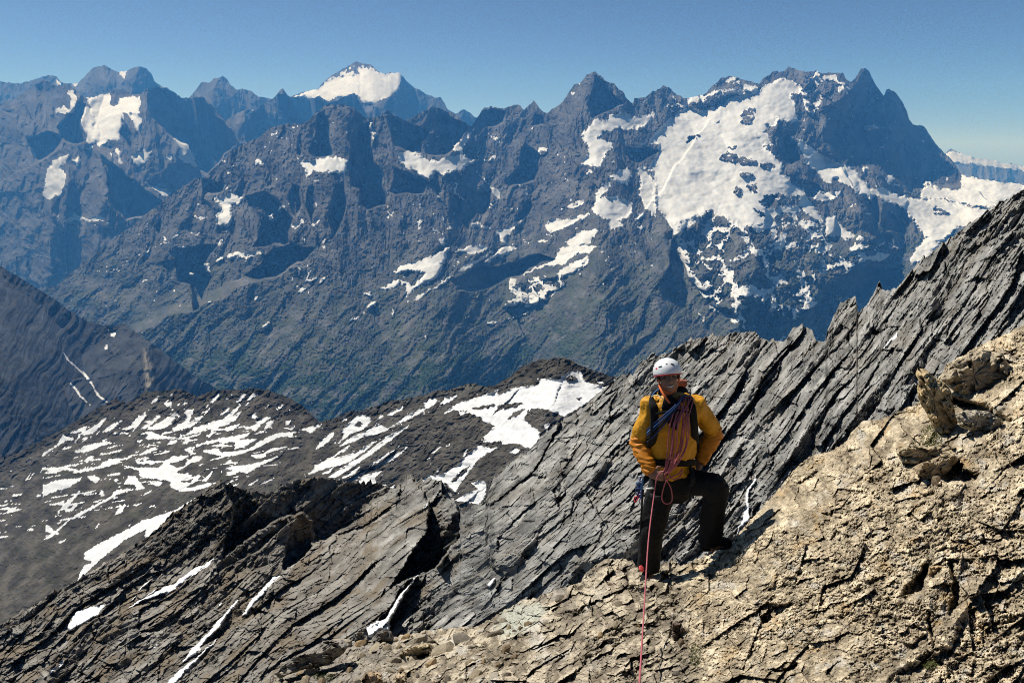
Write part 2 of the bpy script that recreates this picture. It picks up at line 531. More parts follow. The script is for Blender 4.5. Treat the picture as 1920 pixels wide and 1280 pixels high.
left_crest = [(-30, 205), (30, 185), (80, 150)] + conv('a', [(0, 280), (70, 255), (120, 300), (180, 350), (230, 345), (330, 310), (370, 295), (430, 305), (480, 330), (540, 322), (560, 300), (640, 282), (700, 290), (740, 310), (790, 350),
    (840, 355), (930, 340), (970, 380), (1010, 430), (1060, 490), (1100, 540), (1140, 610), (1180, 690), (1230, 800)])
far_sheet('snowy_massif', left_crest, 620.0, -30, 470, 13000.0, 50,
          [(conv('a', [(70, 255, 40), (150, 400, 75), (190, 640, 90)]), 0.6, 1.3),
           (conv('a', [(540, 310, 35), (560, 450, 80), (600, 640, 100), (680, 800, 95), (760, 900, 60)]), 0.35, 1.15),
           (conv('a', [(930, 340, 25), (1060, 560, 60), (1110, 650, 70)]), 0.9, 0.9),
           (conv('a', [(240, 650, 70), (330, 760, 120), (400, 900, 140), (480, 1010, 140), (600, 1080, 120)]), 0.55, 1.3),
           (conv('a', [(500, 760, 60), (540, 850, 80), (680, 980, 80)]), 0.8, 1.2),
           (conv('a', [(-100, 560, 80), (0, 700, 120), (60, 900, 120), (60, 1100, 100)]), 0.5, 0.9)],
          """a: 190,350 330,310 350,345 340,390 385,400 390,350 520,335 535,390 520,450 410,440 430,500 400,560 395,610 330,620 270,655 235,620 225,560 250,500 215,450 195,390
a: 60,295 100,300 135,350 110,400 115,440 0,450 0,420 40,395 85,420 90,360
a: 170,390 200,420 255,490 235,530 235,640 190,640 175,560 150,500
a: 440,440 500,440 540,490 530,580 500,560 480,500
a: 470,720 545,675 605,680 590,740 515,780 490,760
a: 680,700 730,710 720,740 695,735
a: 680,550 740,600 830,640 850,690 875,690 890,795 790,750 760,720 790,680 750,630
a: 535,850 600,900 690,920 730,950 670,970 640,940 570,905
a: -60,800 0,730 90,700 60,760 30,790 65,850 20,975 0,960 -40,1000 -90,960
a: 95,740 150,720 155,760 130,780
a: 30,1130 100,1100 110,1060 150,1100 200,1110 280,1090 310,1120 220,1130 120,1120 60,1140
a: 160,670 240,645 230,670 180,680
a: 375,660 395,655 400,720 425,760 400,770 380,730
a: 330,680 350,700 350,740 335,720
a: 1075,560 1090,600 1120,620 1100,680 1060,640
a: 460,870 510,870 500,885 470,885
a: 210,1150 260,1145 245,1160
a: 310,1125 335,1135 325,1145
a: 0,1060 15,1100 10,1120""", seed=171, amp=0.9, patches=16,
          shade="""a: 565,290 640,270 740,300 840,345 930,335 1010,440 1100,560 1140,640 1040,740 930,830 890,790 850,690 740,600 640,520 580,420
a: 260,670 340,760 440,830 520,900 620,990 660,1000 560,1080 430,1120 340,1040 310,860
a: 130,350 185,370 160,500 190,620 110,640 20,620 0,540 70,480
a: 420,470 470,560 470,680 430,640 400,580
a: -200,600 -60,560 40,600 0,700 -120,760""")

# ------------------------------------------------------------------ the great range
range_crest = [(-30, 600, 7800), (40, 560, 7900)] + conv('d', [(0, 250, 8000)]) + conv('a', [(300, 1280, 8200), (430, 1190, 8400), (600, 1060, 8600), (740, 950, 8800), (870, 860, 9000), (930, 860, 9050), (1000, 790, 9100), (1090, 690, 9200),
    (1180, 640, 9300), (1280, 600, 9350), (1350, 540, 9400), (1450, 510, 9400), (1550, 520, 9400), (1640, 450, 9450), (1690, 400, 9500), (1790, 390, 9500), (1870, 410, 9550)]) + \
    conv('b', [(0, 450, 9600), (50, 490, 9700), (120, 460, 9800), (175, 420, 9800), (210, 460, 9900), (280, 490, 10000), (340, 470, 10000), (400, 430, 10000), (480, 405, 10000), (530, 430, 10100), (580, 440, 10200), (640, 490, 10400),
    (700, 540, 10600), (740, 470, 11000), (780, 410, 11000), (850, 405, 11000), (900, 420, 11000), (960, 390, 11000), (1010, 395, 11000), (1030, 430, 11000), (1095, 368, 10900), (1150, 440, 10800), (1170, 455, 10700), (1250, 400, 10500),
    (1300, 345, 10300), (1350, 270, 10200), (1400, 250, 10100), (1430, 200, 10000), (1480, 185, 10000), (1520, 210, 10000), (1540, 240, 10000), (1600, 260, 10000), (1660, 320, 10100), (1690, 370, 10200), (1720, 385, 10300), (1730, 345, 10300),
    (1790, 350, 10400), (1850, 310, 10500)]) + conv('c', [(0, 270, 10600), (40, 290, 10600), (70, 320, 10700), (120, 345, 10700), (170, 350, 10800), (240, 335, 10800), (300, 280, 10800), (370, 220, 10800), (430, 210, 10800), (480, 225, 10800),
    (540, 240, 10900), (600, 260, 11000), (640, 210, 11000), (700, 185, 11000), (760, 180, 11000), (790, 150, 11000), (830, 175, 11000), (880, 190, 11000), (960, 180, 11000), (1000, 200, 11000), (1040, 185, 11000), (1080, 200, 11000),
    (1130, 195, 10900), (1145, 240, 10800), (1180, 255, 10700), (1220, 200, 10600), (1240, 165, 10500), (1265, 157, 10500), (1290, 180, 10500), (1320, 240, 10500), (1370, 320, 10600), (1385, 345, 10600), (1400, 300, 10600), (1420, 290, 10600),
    (1460, 320, 10600), (1500, 370, 10600), (1530, 430, 10600), (1545, 490, 10600), (1590, 525, 10600), (1640, 530, 10600), (1680, 600, 10500), (1740, 670, 10500), (1790, 720, 10400), (1840, 780, 10400), (1868, 822, 10300)]) + \
    [(1812, 330, 10200), (1850, 338, 10000), (1960, 352, 9800)]
range_ridges = [
    ([(1990, 330, 120), (1960, 420, 170), (1900, 520, 190), (1850, 620, 190)], .55, 1.0),
    # spurs of the left peak
    (conv('a', [(1790, 390, 30), (1850, 520, 60), (1830, 700, 70), (1860, 850, 90), (1900, 1000, 90)]), 0.35, 1.35),
    (conv('a', [(1640, 450, 20), (1560, 600, 40), (1520, 720, 50)]), 0.5, 1.0),
    (conv('a', [(870, 860, 25), (960, 960, 55), (1000, 1060, 70)]), 0.5, 1.2),
    (conv('a', [(1240, 900, 50), (1220, 1000, 70), (1300, 1120, 70), (1250, 1280, 70)]), 0.6, 1.3),
    (conv('a', [(1530, 860, 50), (1540, 1000, 70), (1590, 1180, 70)]), 0.8, 1.2),
    (conv('a', [(1690, 880, 55), (1680, 1000, 75), (1700, 1200, 75)]), 0.8, 1.3),
    (conv('a', [(1400, 1000, 50), (1470, 1180, 60), (1480, 1280, 60)]), 0.8, 1.2),
    (conv('d', [(330, -60, 20), (520, 60, 50), (640, 300, 70), (700, 480, 60)]), 0.5, 0.9),
    (conv('d', [(640, 0, 40), (760, 180, 70), (780, 330, 70)]), 0.4, 1.2),
    (conv('d', [(1060, -40, 60), (1100, 120, 80), (960, 300, 80)]), 0.5, 1.0),
    (conv('d', [(1450, -80, 60), (1450, 60, 80), (1300, 180, 80)]), 0.7, 1.4),
    # the long spur running down to the left in front of them
    (conv('e', [(330, -120, 20), (150, -60, 60)]) + conv('d', [(1900, 0, 110), (1640, 90, 120), (1440, 170, 130), (1200, 250, 140), (880, 390, 150), (640, 480, 160), (530, 550, 160), (420, 640, 160)]), 3.2, 0.12),
    (conv('d', [(1000, 430, 120), (960, 560, 150), (900, 760, 150)]), 0.4, 0.9),
    (conv('d', [(1300, 500, 110), (1180, 640, 140), (1020, 800, 140)]), 0.4, 0.6),
    (conv('d', [(1900, 250, 110), (1700, 480, 140), (1450, 640, 150), (1250, 800, 150)]), 0.5, 0.5),
    # middle peaks
    (conv('b', [(175, 420, 30), (190, 560, 60), (230, 700, 70), (300, 860, 70), (330, 1000, 60)]), 0.5, 1.3),
    (conv('b', [(480, 405, 30), (430, 520, 50), (400, 690, 50)]), 0.6, 0.9),
    (conv('b', [(560, 430, 30), (600, 560, 50), (590, 690, 40)]), 0.9, 1.2),
    (conv('b', [(760, 540, 30), (700, 640, 60), (680, 740, 60)]), 0.6, 0.8),
    (conv('b', [(1045, 645, 45), (1090, 760, 70), (1010, 900, 80), (930, 1010, 70)]), 0.35, 1.6),
    (conv('b', [(1095, 368, 20), (1120, 480, 40), (1050, 560, 40)]), 0.7, 1.2),
    (conv('b', [(960, 390, 20), (930, 520, 30)]), 0.7, 1.2),
    (conv('b', [(1480, 185, 20), (1420, 330, 50), (1390, 480, 65), (1350, 640, 70), (1330, 820, 70)]), 0.45, 0.5),
    (conv('b', [(760, 900, 50), (830, 1000, 70), (760, 1130, 70)]), 0.6, 1.3),
    (conv('b', [(520, 830, 50), (560, 960, 70), (540, 1130, 70)]), 0.6, 0.9),
    (conv('b', [(1000, 1000, 50), (1120, 880, 60), (1160, 760, 40)]), 0.7, 0.7),
    # the dark edge that falls to the valley
    (conv('b', [(1620, 630, 20), (1700, 790, 34), (1740, 850, 38), (1760, 960, 44), (1810, 1050, 56), (1835, 1200, 90)]) + conv('e', [(1850, 60, 125), (1830, 200, 165), (1850, 350, 190), (1900, 480, 200), (1990, 640, 205)]), 0.14, 1.3),
    (conv('e', [(1560, 100, 120), (1400, 320, 150), (1290, 560, 160), (1260, 700, 160)]), 0.4, 0.25),
    (conv('e', [(1700, 220, 160), (1560, 440, 180), (1480, 640, 185)]), 0.6, 0.9),
    (conv('e', [(1830, 330, 195), (1760, 480, 200), (1700, 640, 200)]), 0.7, 1.1),
    (conv('e', [(1000, 150, 80), (860, 130, 70), (700, 240, 100), (560, 320, 110)]), 2.0, 0.3),
    (conv('e', [(470, 380, 90), (430, 460, 125), (400, 520, 120)]), 0.8, 1.4),
    (conv('e', [(1150, 330, 110), (900, 470, 140), (600, 660, 170), (350, 800, 190)]), 0.35, 0.3),
    (conv('e', [(1330, 450, 150), (900, 640, 190), (620, 780, 210), (500, 870, 215)]), 0.3, 0.35),
    (conv('e', [(350, 620, 120), (200, 760, 150), (60, 850, 160)]), 0.4, 0.4),
    # the high glacier peak and its black north wall
    (conv('c', [(1265, 157, 20), (1220, 240, 45), (1130, 340, 70), (1020, 470, 90), (965, 560, 100), (1000, 640, 90), (1080, 720, 70)]), 0.3, 1.15),
    (conv('c', [(1420, 290, 20), (1440, 450, 30), (1480, 600, 40)]), 0.9, 0.9),
    (conv('c', [(1640, 530, 10), (1620, 700, 30), (1600, 850, 30)]), 0.9, 0.9),
    (conv('c', [(660, 540, 40), (720, 640, 80), (760, 760, 95), (860, 840, 105), (960, 920, 100)]), 0.35, 1.5),
    (conv('c', [(800, 800, 90), (880, 960, 105), (930, 1000, 90)]), 0.5, 1.2),
    (conv('c', [(1180, 910, 80), (1230, 1040, 120), (1290, 1160, 120)]), 0.45, 1.3),
    (conv('c', [(1390, 1040, 80), (1430, 1140, 100)]), 0.6, 1.3),
    (conv('c', [(520, 420, 35), (530, 500, 45)]), 0.9, 1.1),
    (conv('c', [(330, 250, 20), (340, 400, 30)]), 0.7, 1.2), (conv('c', [(60, 290, 20), (60, 420, 30)]), 0.7, 1.2),
    (conv('c', [(850, 300, 20), (840, 420, 40), (900, 560, 60)]), 0.7, 0.9),
    (conv('f', [(600, 0, 120), (560, 160, 150), (500, 330, 160)]), 0.5, 0.8), (conv('f', [(1040, 0, 130), (980, 220, 160), (900, 420, 170)]), 0.5, 0.9),
    (conv('f', [(1300, 20, 120), (1180, 160, 160), (1080, 330, 170)]), 0.5, 1.1), (conv('f', [(330, 160, 120), (420, 330, 150), (480, 480, 150)]), 0.6, 1.2),
]
range_snow = """
a: 1510,715 1560,745 1640,730 1760,720 1835,740 1830,830 1720,825 1620,810 1580,860 1560,790
a: 985,955 1020,970 1110,945 1190,985 1160,1030 1110,1030 1120,1130 1070,1170 1000,1150 1000,1090 1040,1060 1010,1010
a: 860,1095 960,1095 920,1120 880,1110
a: 1245,745 1290,735 1300,770 1265,778
a: 1340,580 1400,545 1410,560 1360,590
a: 1470,525 1530,535 1490,550
a: 1440,600 1480,590 1450,612
a: 1350,690 1370,670 1360,700
a: 1420,760 1445,730 1435,755
a: 1470,1120 1480,1150 1535,1130 1545,1105 1570,1140 1490,1175
a: 1610,1150 1640,1095 1665,1090 1660,1140 1630,1165
a: 1400,1020 1440,1030 1420,1080 1405,1060
a: 600,1278 680,1262 720,1245 690,1272
a: 730,1230 790,1170 800,1165 750,1225
a: 1010,1280 1030,1250 1050,1230 1040,1280
a: 1330,1090 1370,1080 1390,1120 1360,1140
a: 1540,1210 1580,1250 1570,1280
a: 700,1055 725,1055 715,1070
b: 230,690 290,685 380,700 400,730 440,740 490,750 540,715 600,715 650,690 660,720 690,740 740,730 780,745 880,700 820,760 760,740 690,770 640,810 580,805 520,840 480,825 430,875 380,850 320,800 250,770
b: 590,690 580,650 640,610 680,560 705,570 660,640 640,690
b: 50,505 75,505 70,560 110,580 80,620 80,660 65,640 70,580
b: 710,570 735,600 730,640 750,690 745,740 735,700 725,640
b: 100,745 135,795 120,785
b: 800,560 880,625 885,640 800,570
b: 1385,585 1450,520 1480,490 1510,480 1520,510 1590,450 1660,430 1710,470 1850,440 1840,490 1790,530 1680,560 1640,530 1570,560 1490,590 1590,640 1590,670 1540,710 1530,760 1480,795 1460,780 1390,765 1440,690 1440,650 1400,610
b: 1410,830 1455,795 1465,820 1430,840
b: 1110,675 1170,660 1180,680 1120,690
b: 1610,340 1680,345 1640,352
b: 720,785 760,840 810,885 820,915 880,930 885,970 860,1030 865,980 825,940 800,890 740,840
b: 595,870 610,880 605,930 640,1000 590,945
b: 610,880 680,865 620,890
b: 1560,840 1640,800 1690,790 1715,830 1690,900 1640,890 1600,860
b: 1510,920 1580,870 1580,910 1520,960 1490,1000 1480,960
b: 1460,1050 1500,980 1600,965 1720,1010 1715,1080 1640,1120 1670,1150 1600,1180 1560,1165 1580,1125 1510,1110
b: 1720,1120 1790,1060 1790,1100 1740,1130
b: 1295,1040 1320,1020 1420,990 1400,1020 1350,1045 1310,1050
b: 1160,1160 1190,1110 1290,1115 1450,1070 1440,1090 1370,1130 1290,1170 1200,1200
b: 1170,1210 1220,1205 1225,1225 1190,1225
b: 1290,1260 1340,1210 1420,1180 1500,1180 1450,1260 1420,1280 1310,1280
b: 1110,1250 1190,1240 1160,1265
b: 1730,1160 1800,1165 1770,1185
b: 690,1140 740,1130 830,1165 800,1175 750,1155 700,1165
b: 840,1190 900,1180 1000,1130 1045,1100 960,1180 920,1240 930,1280 880,1280 870,1220
b: 160,1090 210,1060 200,1090 170,1110
b: 270,1195 330,1180 280,1205
b: 340,1260 390,1250 360,1275
b: 370,990 385,1040 375,1050
b: 370,1110 385,1130 365,1200 360,1160
b: 430,1165 480,1180 520,1220 470,1195
b: 490,1250 530,1230 540,1270 500,1280
b: 455,930 480,960 525,1000 490,985
b: 1030,960 1075,915 1050,960
b: 1195,885 1220,890 1210,900
b: 1285,860 1315,875 1300,880
b: 1740,790 1790,780 1830,830 1860,890 1860,1000 1870,1110 1800,1050 1760,960 1765,860
b: 1680,690 1740,740 1780,770 1720,740
b: 1830,600 1900,530 1925,520 1925,650 1880,640 1815,640
c: -40,640 -20,560 0,500 90,430 170,400 220,430 300,410 330,410 390,380 400,350 500,330 590,300 650,260 740,220 830,250 880,290 860,320 800,330 830,400 830,460 850,500 790,500 720,480 700,530 660,520 640,570 690,640 640,650 700,720 760,780 740,830 800,850 800,890 880,930 910,990 980,1080 1000,1130 1010,1200 960,1180 880,1060 860,1030 830,1140 740,1150 640,1160 560,1150 480,1180 430,1150 380,1100 290,1070 230,1060 200,1140 110,1180 60,1180 10,1130 -60,1020 -60,900 -80,820 -110,800 -60,720
c: 830,600 880,620 960,680 1060,750 1180,780 1240,850 1300,920 1380,920 1480,960 1560,980 1650,990 1700,985 1800,1000 1910,1030 2400,1100 2400,1400 1910,1160 1850,1180 1750,1260 1690,1280 1640,1220 1560,1120 1500,1050 1400,1010 1350,960 1300,1000 1240,960 1150,900 1080,860 1020,900 960,820 900,770 860,700
c: 1650,870 1740,920 1870,925 1870,830 1910,835 2400,880 2400,1100 1910,1030 1780,990 1620,990 1610,960
c: 930,980 960,930 1010,925 1060,950 1120,930 1100,975 1000,1005
c: 1010,1110 1070,1090 1120,1150 1200,1220 1180,1250 1080,1220 1020,1230
c: 1240,550 1310,510 1370,540 1300,555
c: 1340,660 1390,640 1380,665
c: 1390,860 1430,830 1460,860 1420,900
c: 1240,790 1290,790 1260,840
c: 380,240 420,210 470,220 430,245
c: 280,330 360,280 330,320
c: 1090,310 1110,255 1140,255 1120,310
c: 910,210 960,185 980,200 930,230
f: 1540,100 1580,30 1640,-40 1700,-60 1740,0 1640,100 1560,125
f: 1160,0 1300,0 1280,20 1200,40 1170,25
f: 390,460 440,465 480,475 440,490
f: 275,365 350,420 340,425 280,395
f: 200,400 260,470 265,520 220,450
f: 640,520 690,540 680,545
f: 770,460 800,440 780,475
f: 655,405 695,440 680,445
f: 715,580 775,570 740,600
f: 980,540 1015,580 1000,585
f: 495,450 505,540 490,520
f: 545,505 590,515 570,522
e: 250,130 360,100 480,50 570,0 500,190 420,240 380,250 280,330 290,270 250,230 200,280 100,280 180,250 230,210 270,220 330,250 380,210 400,180 330,160 240,180 200,170
e: 580,40 680,0 830,0 780,40 690,60 600,40
e: 860,40 900,0 960,0 990,20 930,50 890,85 860,70 790,120 780,100
e: 290,370 380,310 470,260 570,190 590,190 520,250 440,290 340,350
e: 620,170 640,130 720,90 830,30 840,40 740,110 680,150
e: 565,240 600,250 660,235 600,265
e: 550,110 600,130 640,90 600,145
e: 1010,180 1130,130 1220,90 1260,20 1310,0 1500,0 1440,50 1350,60 1290,120 1210,130 1110,150 1040,185
e: 1230,180 1330,110 1440,60 1430,120 1370,160 1290,190
e: 1055,270 1100,240 1140,225 1100,262
e: 1160,355 1200,310 1300,220 1260,270 1215,320
e: 1100,290 1160,310 1120,300
e: 1140,265 1190,275 1160,285
e: 900,470 1000,440 1085,410 1030,440 950,465
e: 790,490 870,475 820,508
e: 650,470 705,418 680,455
e: 30,410 50,360 115,345 90,390
e: 0,300 80,295 60,325
e: 0,440 50,400 30,425
e: 800,352 845,333 812,358
e: 150,492 245,450 200,472
e: 195,395 205,390 215,450 205,455
e: 1005,490 1035,465 1020,490
e: 715,325 745,322 730,332
e: 400,570 418,570 410,600
e: 75,130 105,10 95,60 80,150
e: 1515,260 1540,230 1530,260
e: 1540,110 1580,50 1570,90
e: 1710,40 1760,30 1730,50
e: 1480,155 1530,120 1500,150
d: 1065,70 1140,45 1210,40 1300,30 1325,42 1220,70 1190,105 1180,70 1090,88
d: 1560,222 1600,210 1650,198 1640,215 1570,237
d: 1645,252 1690,200 1732,193 1680,230
d: 1495,302 1540,280 1602,248 1550,292
d: 1283,552 1310,500 1352,473 1322,520
d: 1575,215 1600,150 1615,150 1590,210
d: 1818,485 1915,448 1885,472
d: 1810,570 1840,590 1870,592 1840,600
d: 1735,465 1755,440 1760,450
d: 528,75 560,40 602,18 575,45
d: 410,132 450,108 462,120
d: 355,160 390,135 385,150
d: 1245,345 1265,310 1260,340
d: 960,355 975,330 975,350
d: 410,222 450,205 420,222
d: 995,100 1020,80 1055,70 1060,95 1020,112
d: 930,110 970,110 975,170 950,160
d: 830,170 875,170 850,210
"""
range_holes = """
c: 335,720 400,692 500,720 590,750 520,765 400,750
c: 600,1010 640,965 740,955 850,970 850,1030 760,1040 640,1045
c: 690,1130 730,1070 800,1075 830,1130 760,1140
c: 485,500 500,420 555,420 570,490 520,515
c: 445,910 480,910 480,960 450,965
c: 510,900 580,890 580,950 545,960
c: 130,640 160,590 230,580 190,610
c: 600,760 700,765 690,800 640,805
c: 465,835 500,810 570,840 500,845
c: 380,665 460,640 440,670
c: 320,515 350,490 360,500
c: 850,1080 920,1090 980,1150 1000,1200 930,1180 880,1130
c: 560,1050 640,1090 610,1100
c: 1690,1060 1720,1035 1800,1070 1730,1090
c: 1450,1080 1500,1060 1510,1100 1470,1110
b: 1490,600 1560,555 1660,560 1590,620
"""
range_shade = """
a: 1640,455 1685,420 1730,520 1748,600 1730,715 1640,722 1605,680 1628,560
a: 1885,540 1960,470 1960,920 1850,910 1835,830 1855,740
a: 1205,965 1330,940 1420,1020 1480,1100 1470,1160 1480,1280 1240,1290 1300,1150 1215,1060
a: 870,865 960,945 1050,935 1060,890 960,868
a: 940,960 985,1010 1000,1085 960,1095 925,1010
a: 1520,600 1560,560 1570,640 1540,720 1515,700
a: 1480,880 1530,900 1545,1020 1500,1100 1460,1000
a: 1590,900 1640,920 1650,1060 1600,1140 1570,1020
a: 1730,900 1790,880 1830,980 1800,1140 1740,1240 1720,1080
a: 640,1090 670,1130 660,1210 620,1190
b: 0,480 55,530 70,650 90,760 130,860 180,1030 60,1060 0,1030
b: 175,420 280,500 390,540 410,560 380,640 390,705 290,690 235,680 200,600 175,520
b: 480,410 560,440 650,510 672,570 590,680 540,712 420,705 405,640 455,560
b: 1045,648 1140,720 1140,820 1100,880 940,910 900,870 990,800 1030,720
b: 1100,440 1165,455 1170,520 1060,530
b: 760,420 850,420 910,450 900,520 740,540 730,500
b: 205,780 300,800 420,880 400,950 230,985 185,950
b: 740,960 840,930 840,1020 780,1085 730,1060
b: 1650,640 1730,650 1880,670 1745,785 1700,710
b: 1480,220 1560,300 1660,360 1600,420 1480,470 1440,400
b: 560,960 640,1000 620,1120 560,1100
b: 960,1080 1080,1000 1110,1040 1000,1130
d: 760,0 1000,0 960,120 1000,220 900,400 860,400 840,250 780,200 745,80
d: 1330,40 1480,-20 1650,0 1600,60 1440,175 1300,215 1180,200 1300,120
e: 580,215 700,150 860,125 960,110 1230,60 1130,130 1000,180 860,240 680,310 600,280
c: 730,640 800,600 850,640 860,740 800,760 745,700
c: 1265,1000 1340,960 1370,1040 1370,1130 1330,1160 1285,1080
c: 1385,1050 1430,1060 1500,1140 1490,1190 1400,1200 1375,1150
c: 860,850 960,880 1000,920 930,980 880,930
f: 1050,180 1180,150 1340,130 1530,140 1480,280 1340,260 1250,330 1130,300
f: 560,60 690,0 690,90 610,150
"""
range_mixed = parse("""c: 20,1110 200,1080 240,1050 420,1080 490,1150 640,1140 830,1130 920,1090 1020,1230 1050,1290 1180,1290 1250,1200 1450,1280 1500,1300 1350,1380 1000,1400 600,1440 250,1380 100,1330
f: 60,0 250,60 480,0 1000,-20 1190,20 1200,130 1090,230 990,300 960,380 880,480 700,440 560,380 500,500 400,420 270,360 150,200
c: 850,190 960,180 1000,200 1130,200 1150,260 1180,290 1120,380 1010,440 960,480 880,420 860,330
c: 30,330 250,330 400,250 480,230 600,270 560,310 400,340 300,400 180,400 60,440 0,480
e: 950,200 1300,180 1300,260 1180,340 1040,400 900,390""")

def build_range():
    U, V = grid_uv(range_crest, [(-30, 760), (110, 800), (420, 800), (640, 830), (1000, 760), (1250, 690), (1500, 690), (1700, 580), (1960, 480)], -30, 1950, 1.55, 1.55, jag=2.6, seed=201)
    seed = 201
    lnZ = np.log(np.interp(U[0], [p[0] for p in range_crest], [p[2] for p in range_crest]))[None, :].astype(np.float32)
    lnZ = smooth_row(lnZ[0], 1.55, 30)[None, :]
    h = V - smooth_row(V[0], 1.55, 45)[None, :]
    # steep rock near the crest, gentler under the snow and towards the valley
    gu, gv = np.meshgrid(np.arange(-40, 1970, 6.0, dtype=np.float32), np.arange(90, 880, 4.0, dtype=np.float32))
    lying = (in_polys(gu, gv, parse(range_snow)) < 2).astype(np.float32)
    for _ in range(3):
        lying = blur_u(lying, 5); lying = blur_u(lying.T, 4).T
    big = np.cumsum(lying * 4.0, 0)
    fu, fv = np.clip((U + 40) / 6.0, 0, gu.shape[1] - 1.01), np.clip((V - 90) / 4.0, 0, gu.shape[0] - 1.01)
    iu, iv = fu.astype(np.int32), fv.astype(np.int32); ru, rv = fu - iu, fv - iv
    I = (big[iv, iu] * (1 - ru) + big[iv, iu + 1] * ru) * (1 - rv) + (big[iv + 1, iu] * (1 - ru) + big[iv + 1, iu + 1] * ru) * rv
    lnZ = lnZ - (.90 * h + .85 * I + .25 * np.maximum(h - 300, 0)) / F
    w1, w2 = fbm(U / 60, V / 60, 2, .5, seed + 20), fbm(U / 60, V / 60, 2, .5, seed + 30)
    wu, wv = U + 9 * w1, V + 9 * w2
    prot = np.zeros(U.shape, np.float32)
    for (pts, s1, s2) in range_ridges:
        prot = np.maximum(prot, ridge_prot(wu, wv, [(p[0], p[1], p[2] * 1.15) for p in pts], s1 * 1.1, s2 * 1.4 if s2 > .7 else s2))
    # the black north wall falls back to the right of its edge
    wall = conv('c', [(1265, 120), (1235, 240), (1140, 345), (1020, 480), (975, 580), (1075, 715), (1240, 790), (1400, 850), (1600, 935), (1860, 905), (1885, 820), (1700, 560), (1500, 330)])
    edge = conv('c', [(1270, 110), (1235, 240), (1140, 345), (1020, 480), (975, 580), (1000, 640), (1080, 720), (1240, 800), (1500, 960)])
    ue = np.interp(wv, [p[1] for p in edge], [p[0] for p in edge])
    back_wall = sstep(2, -9, in_polys(wu, wv, [wall])) * np.maximum(wu - ue, 0) * .75
    sw1, sw2 = fbm(U / 10, V / 10, 4, .65, seed + 40), fbm(U / 10, V / 10, 4, .65, seed + 50)
    sd = in_polys(U + 3.2 * sw1, V + 3.2 * sw2, parse(range_snow))
    hole = in_polys(U + 4 * sw1, V + 3 * sw2, parse(range_holes))
    snow = (sd < 0) & ~((hole < 0) & (fbm(U / 12, V / 5, 4, .6, seed + 66) > -0.28))
    mixd = in_polys(U + 6 * w1, V + 6 * w2, range_mixed)
    mix = sstep(4, -8, mixd)
    knob_g = np.zeros(U.shape, np.float32)
    mm = mix > 0
    x, y = (U[mm] - .35 * V[mm]) / 36, (V[mm] + .2 * U[mm]) / 30
    d1, d2, val = worley(x + .16 * sw1[mm], y + .16 * sw2[mm], 9)
    knob_g[mm] = mix[mm] * (1 - d1) * 26
    edge = (d2 - d1) + 0.07 * fbm(x * 2.5, y * 2.5, 3, .6, 77)
    m1, m2, mval = worley(x * .52 + .10 * sw2[mm], y * .40 + .10 * sw1[mm], 19)
    pick = fbm(x * .45, y * .45, 2, .5, 79) > .02
    edge = np.where(pick, (m2 - m1) * 1.0 + 0.07 * fbm(x * 2.2, y * 2.2, 3, .6, 80), edge); val = np.where(pick, mval, val)
    knob_g[mm] += mix[mm] * pick * (1 - m1) * 22
    s2 = np.zeros(U.shape, bool)
    s2[mm] = (edge < np.where(pick, .10, .19) + .16 * fbm(x * .7, y * .7, 2, .5, 78) + .25 * (val > .86)) & (mix[mm] > .4)
    # scattered small patches on ledges high on the range
    zone = sstep(620, 430, V + .12 * (U - 900)) * (sd > 1)
    scat = (fbm(U / 15, V / 9, 4, .62, seed + 70) - 1.0 + 0.3 * zone * sstep(-.1, .6, fbm(U / 90, V / 70, 3, .5, seed + 71))) > 0
    snow = snow | s2 | (scat & (zone > .3))
    soft = np.maximum(sstep(1.5, -5, sd) * (hole > 0), s2 * .8)
    green = sstep(430, 640, V + 55 * w1 + 0.10 * np.abs(U - 560))          # grass and woods low down
    crag = 1 - .72 * green
    lean = wu + .25 * wv * np.sign(fbm(U / 260, V / 260, 1, .5, seed + 6))
    rough = crag * (26 * gullies(lean / 84, wv / 250, 2, .45, seed + 1) + 9 * gullies((lean + 4 * sw1) / 30, wv / 100, 2, .45, seed + 5) + 3.4 * gullies((lean + 2 * sw2) / 11, wv / 34, 2, .5, seed + 9) + 2.4 * facet(wu / 7, wv / 13, seed + 14, 1.6, .5)[0]) \
        + 1.1 * facet(U / 4.2, V / 5, seed + 15, 1.6, .5)[0] + .6 * fbm(U / 5, V / 6, 3, .6, seed + 2)
    rough = rough + green * (8 * gullies((wu + .95 * wv) / 46, (wv - .6 * wu) / 210, 3, .5, seed + 17) + 1.6 * facet(U / 6, V / 6, seed + 18, 1.6, .5)[0])
    sm = 9 * fbm(U / 70, V / 45, 4, .5, seed + 3) + 1.2 * fbm(U / 16, V / 9, 3, .5, seed + 4) + 30
    away = np.maximum(shaded_faces(wu, wv, parse(range_shade)), back_wall) * (1 - soft)
    g = away - prot - rough * (1 - soft) - sm * soft - knob_g
    lnZ = lnZ + g / F
    k = np.clip(0.5 + 0.9 * fbm(U / 40, V / 34, 5, .6, seed + 7), 0, 1)
    cols = blend((0.066, 0.067, 0.071), (0.135, 0.133, 0.132), k)
    scree = sstep(.1, .6, fbm(U / 70 + V / 90, V / 60, 4, .5, seed + 8)) * sstep(380, 500, V)
    cols = cols * (1 - .6 * scree[..., None]) + .6 * scree[..., None] * np.array((0.14, .135, .12), np.float32)
    meadow = green * np.clip(.55 + .8 * fbm(U / 26, V / 18, 5, .6, seed + 9), 0, 1)
    cols = cols * (1 - .75 * meadow[..., None]) + .75 * meadow[..., None] * np.array((0.056, 0.072, 0.042), np.float32)
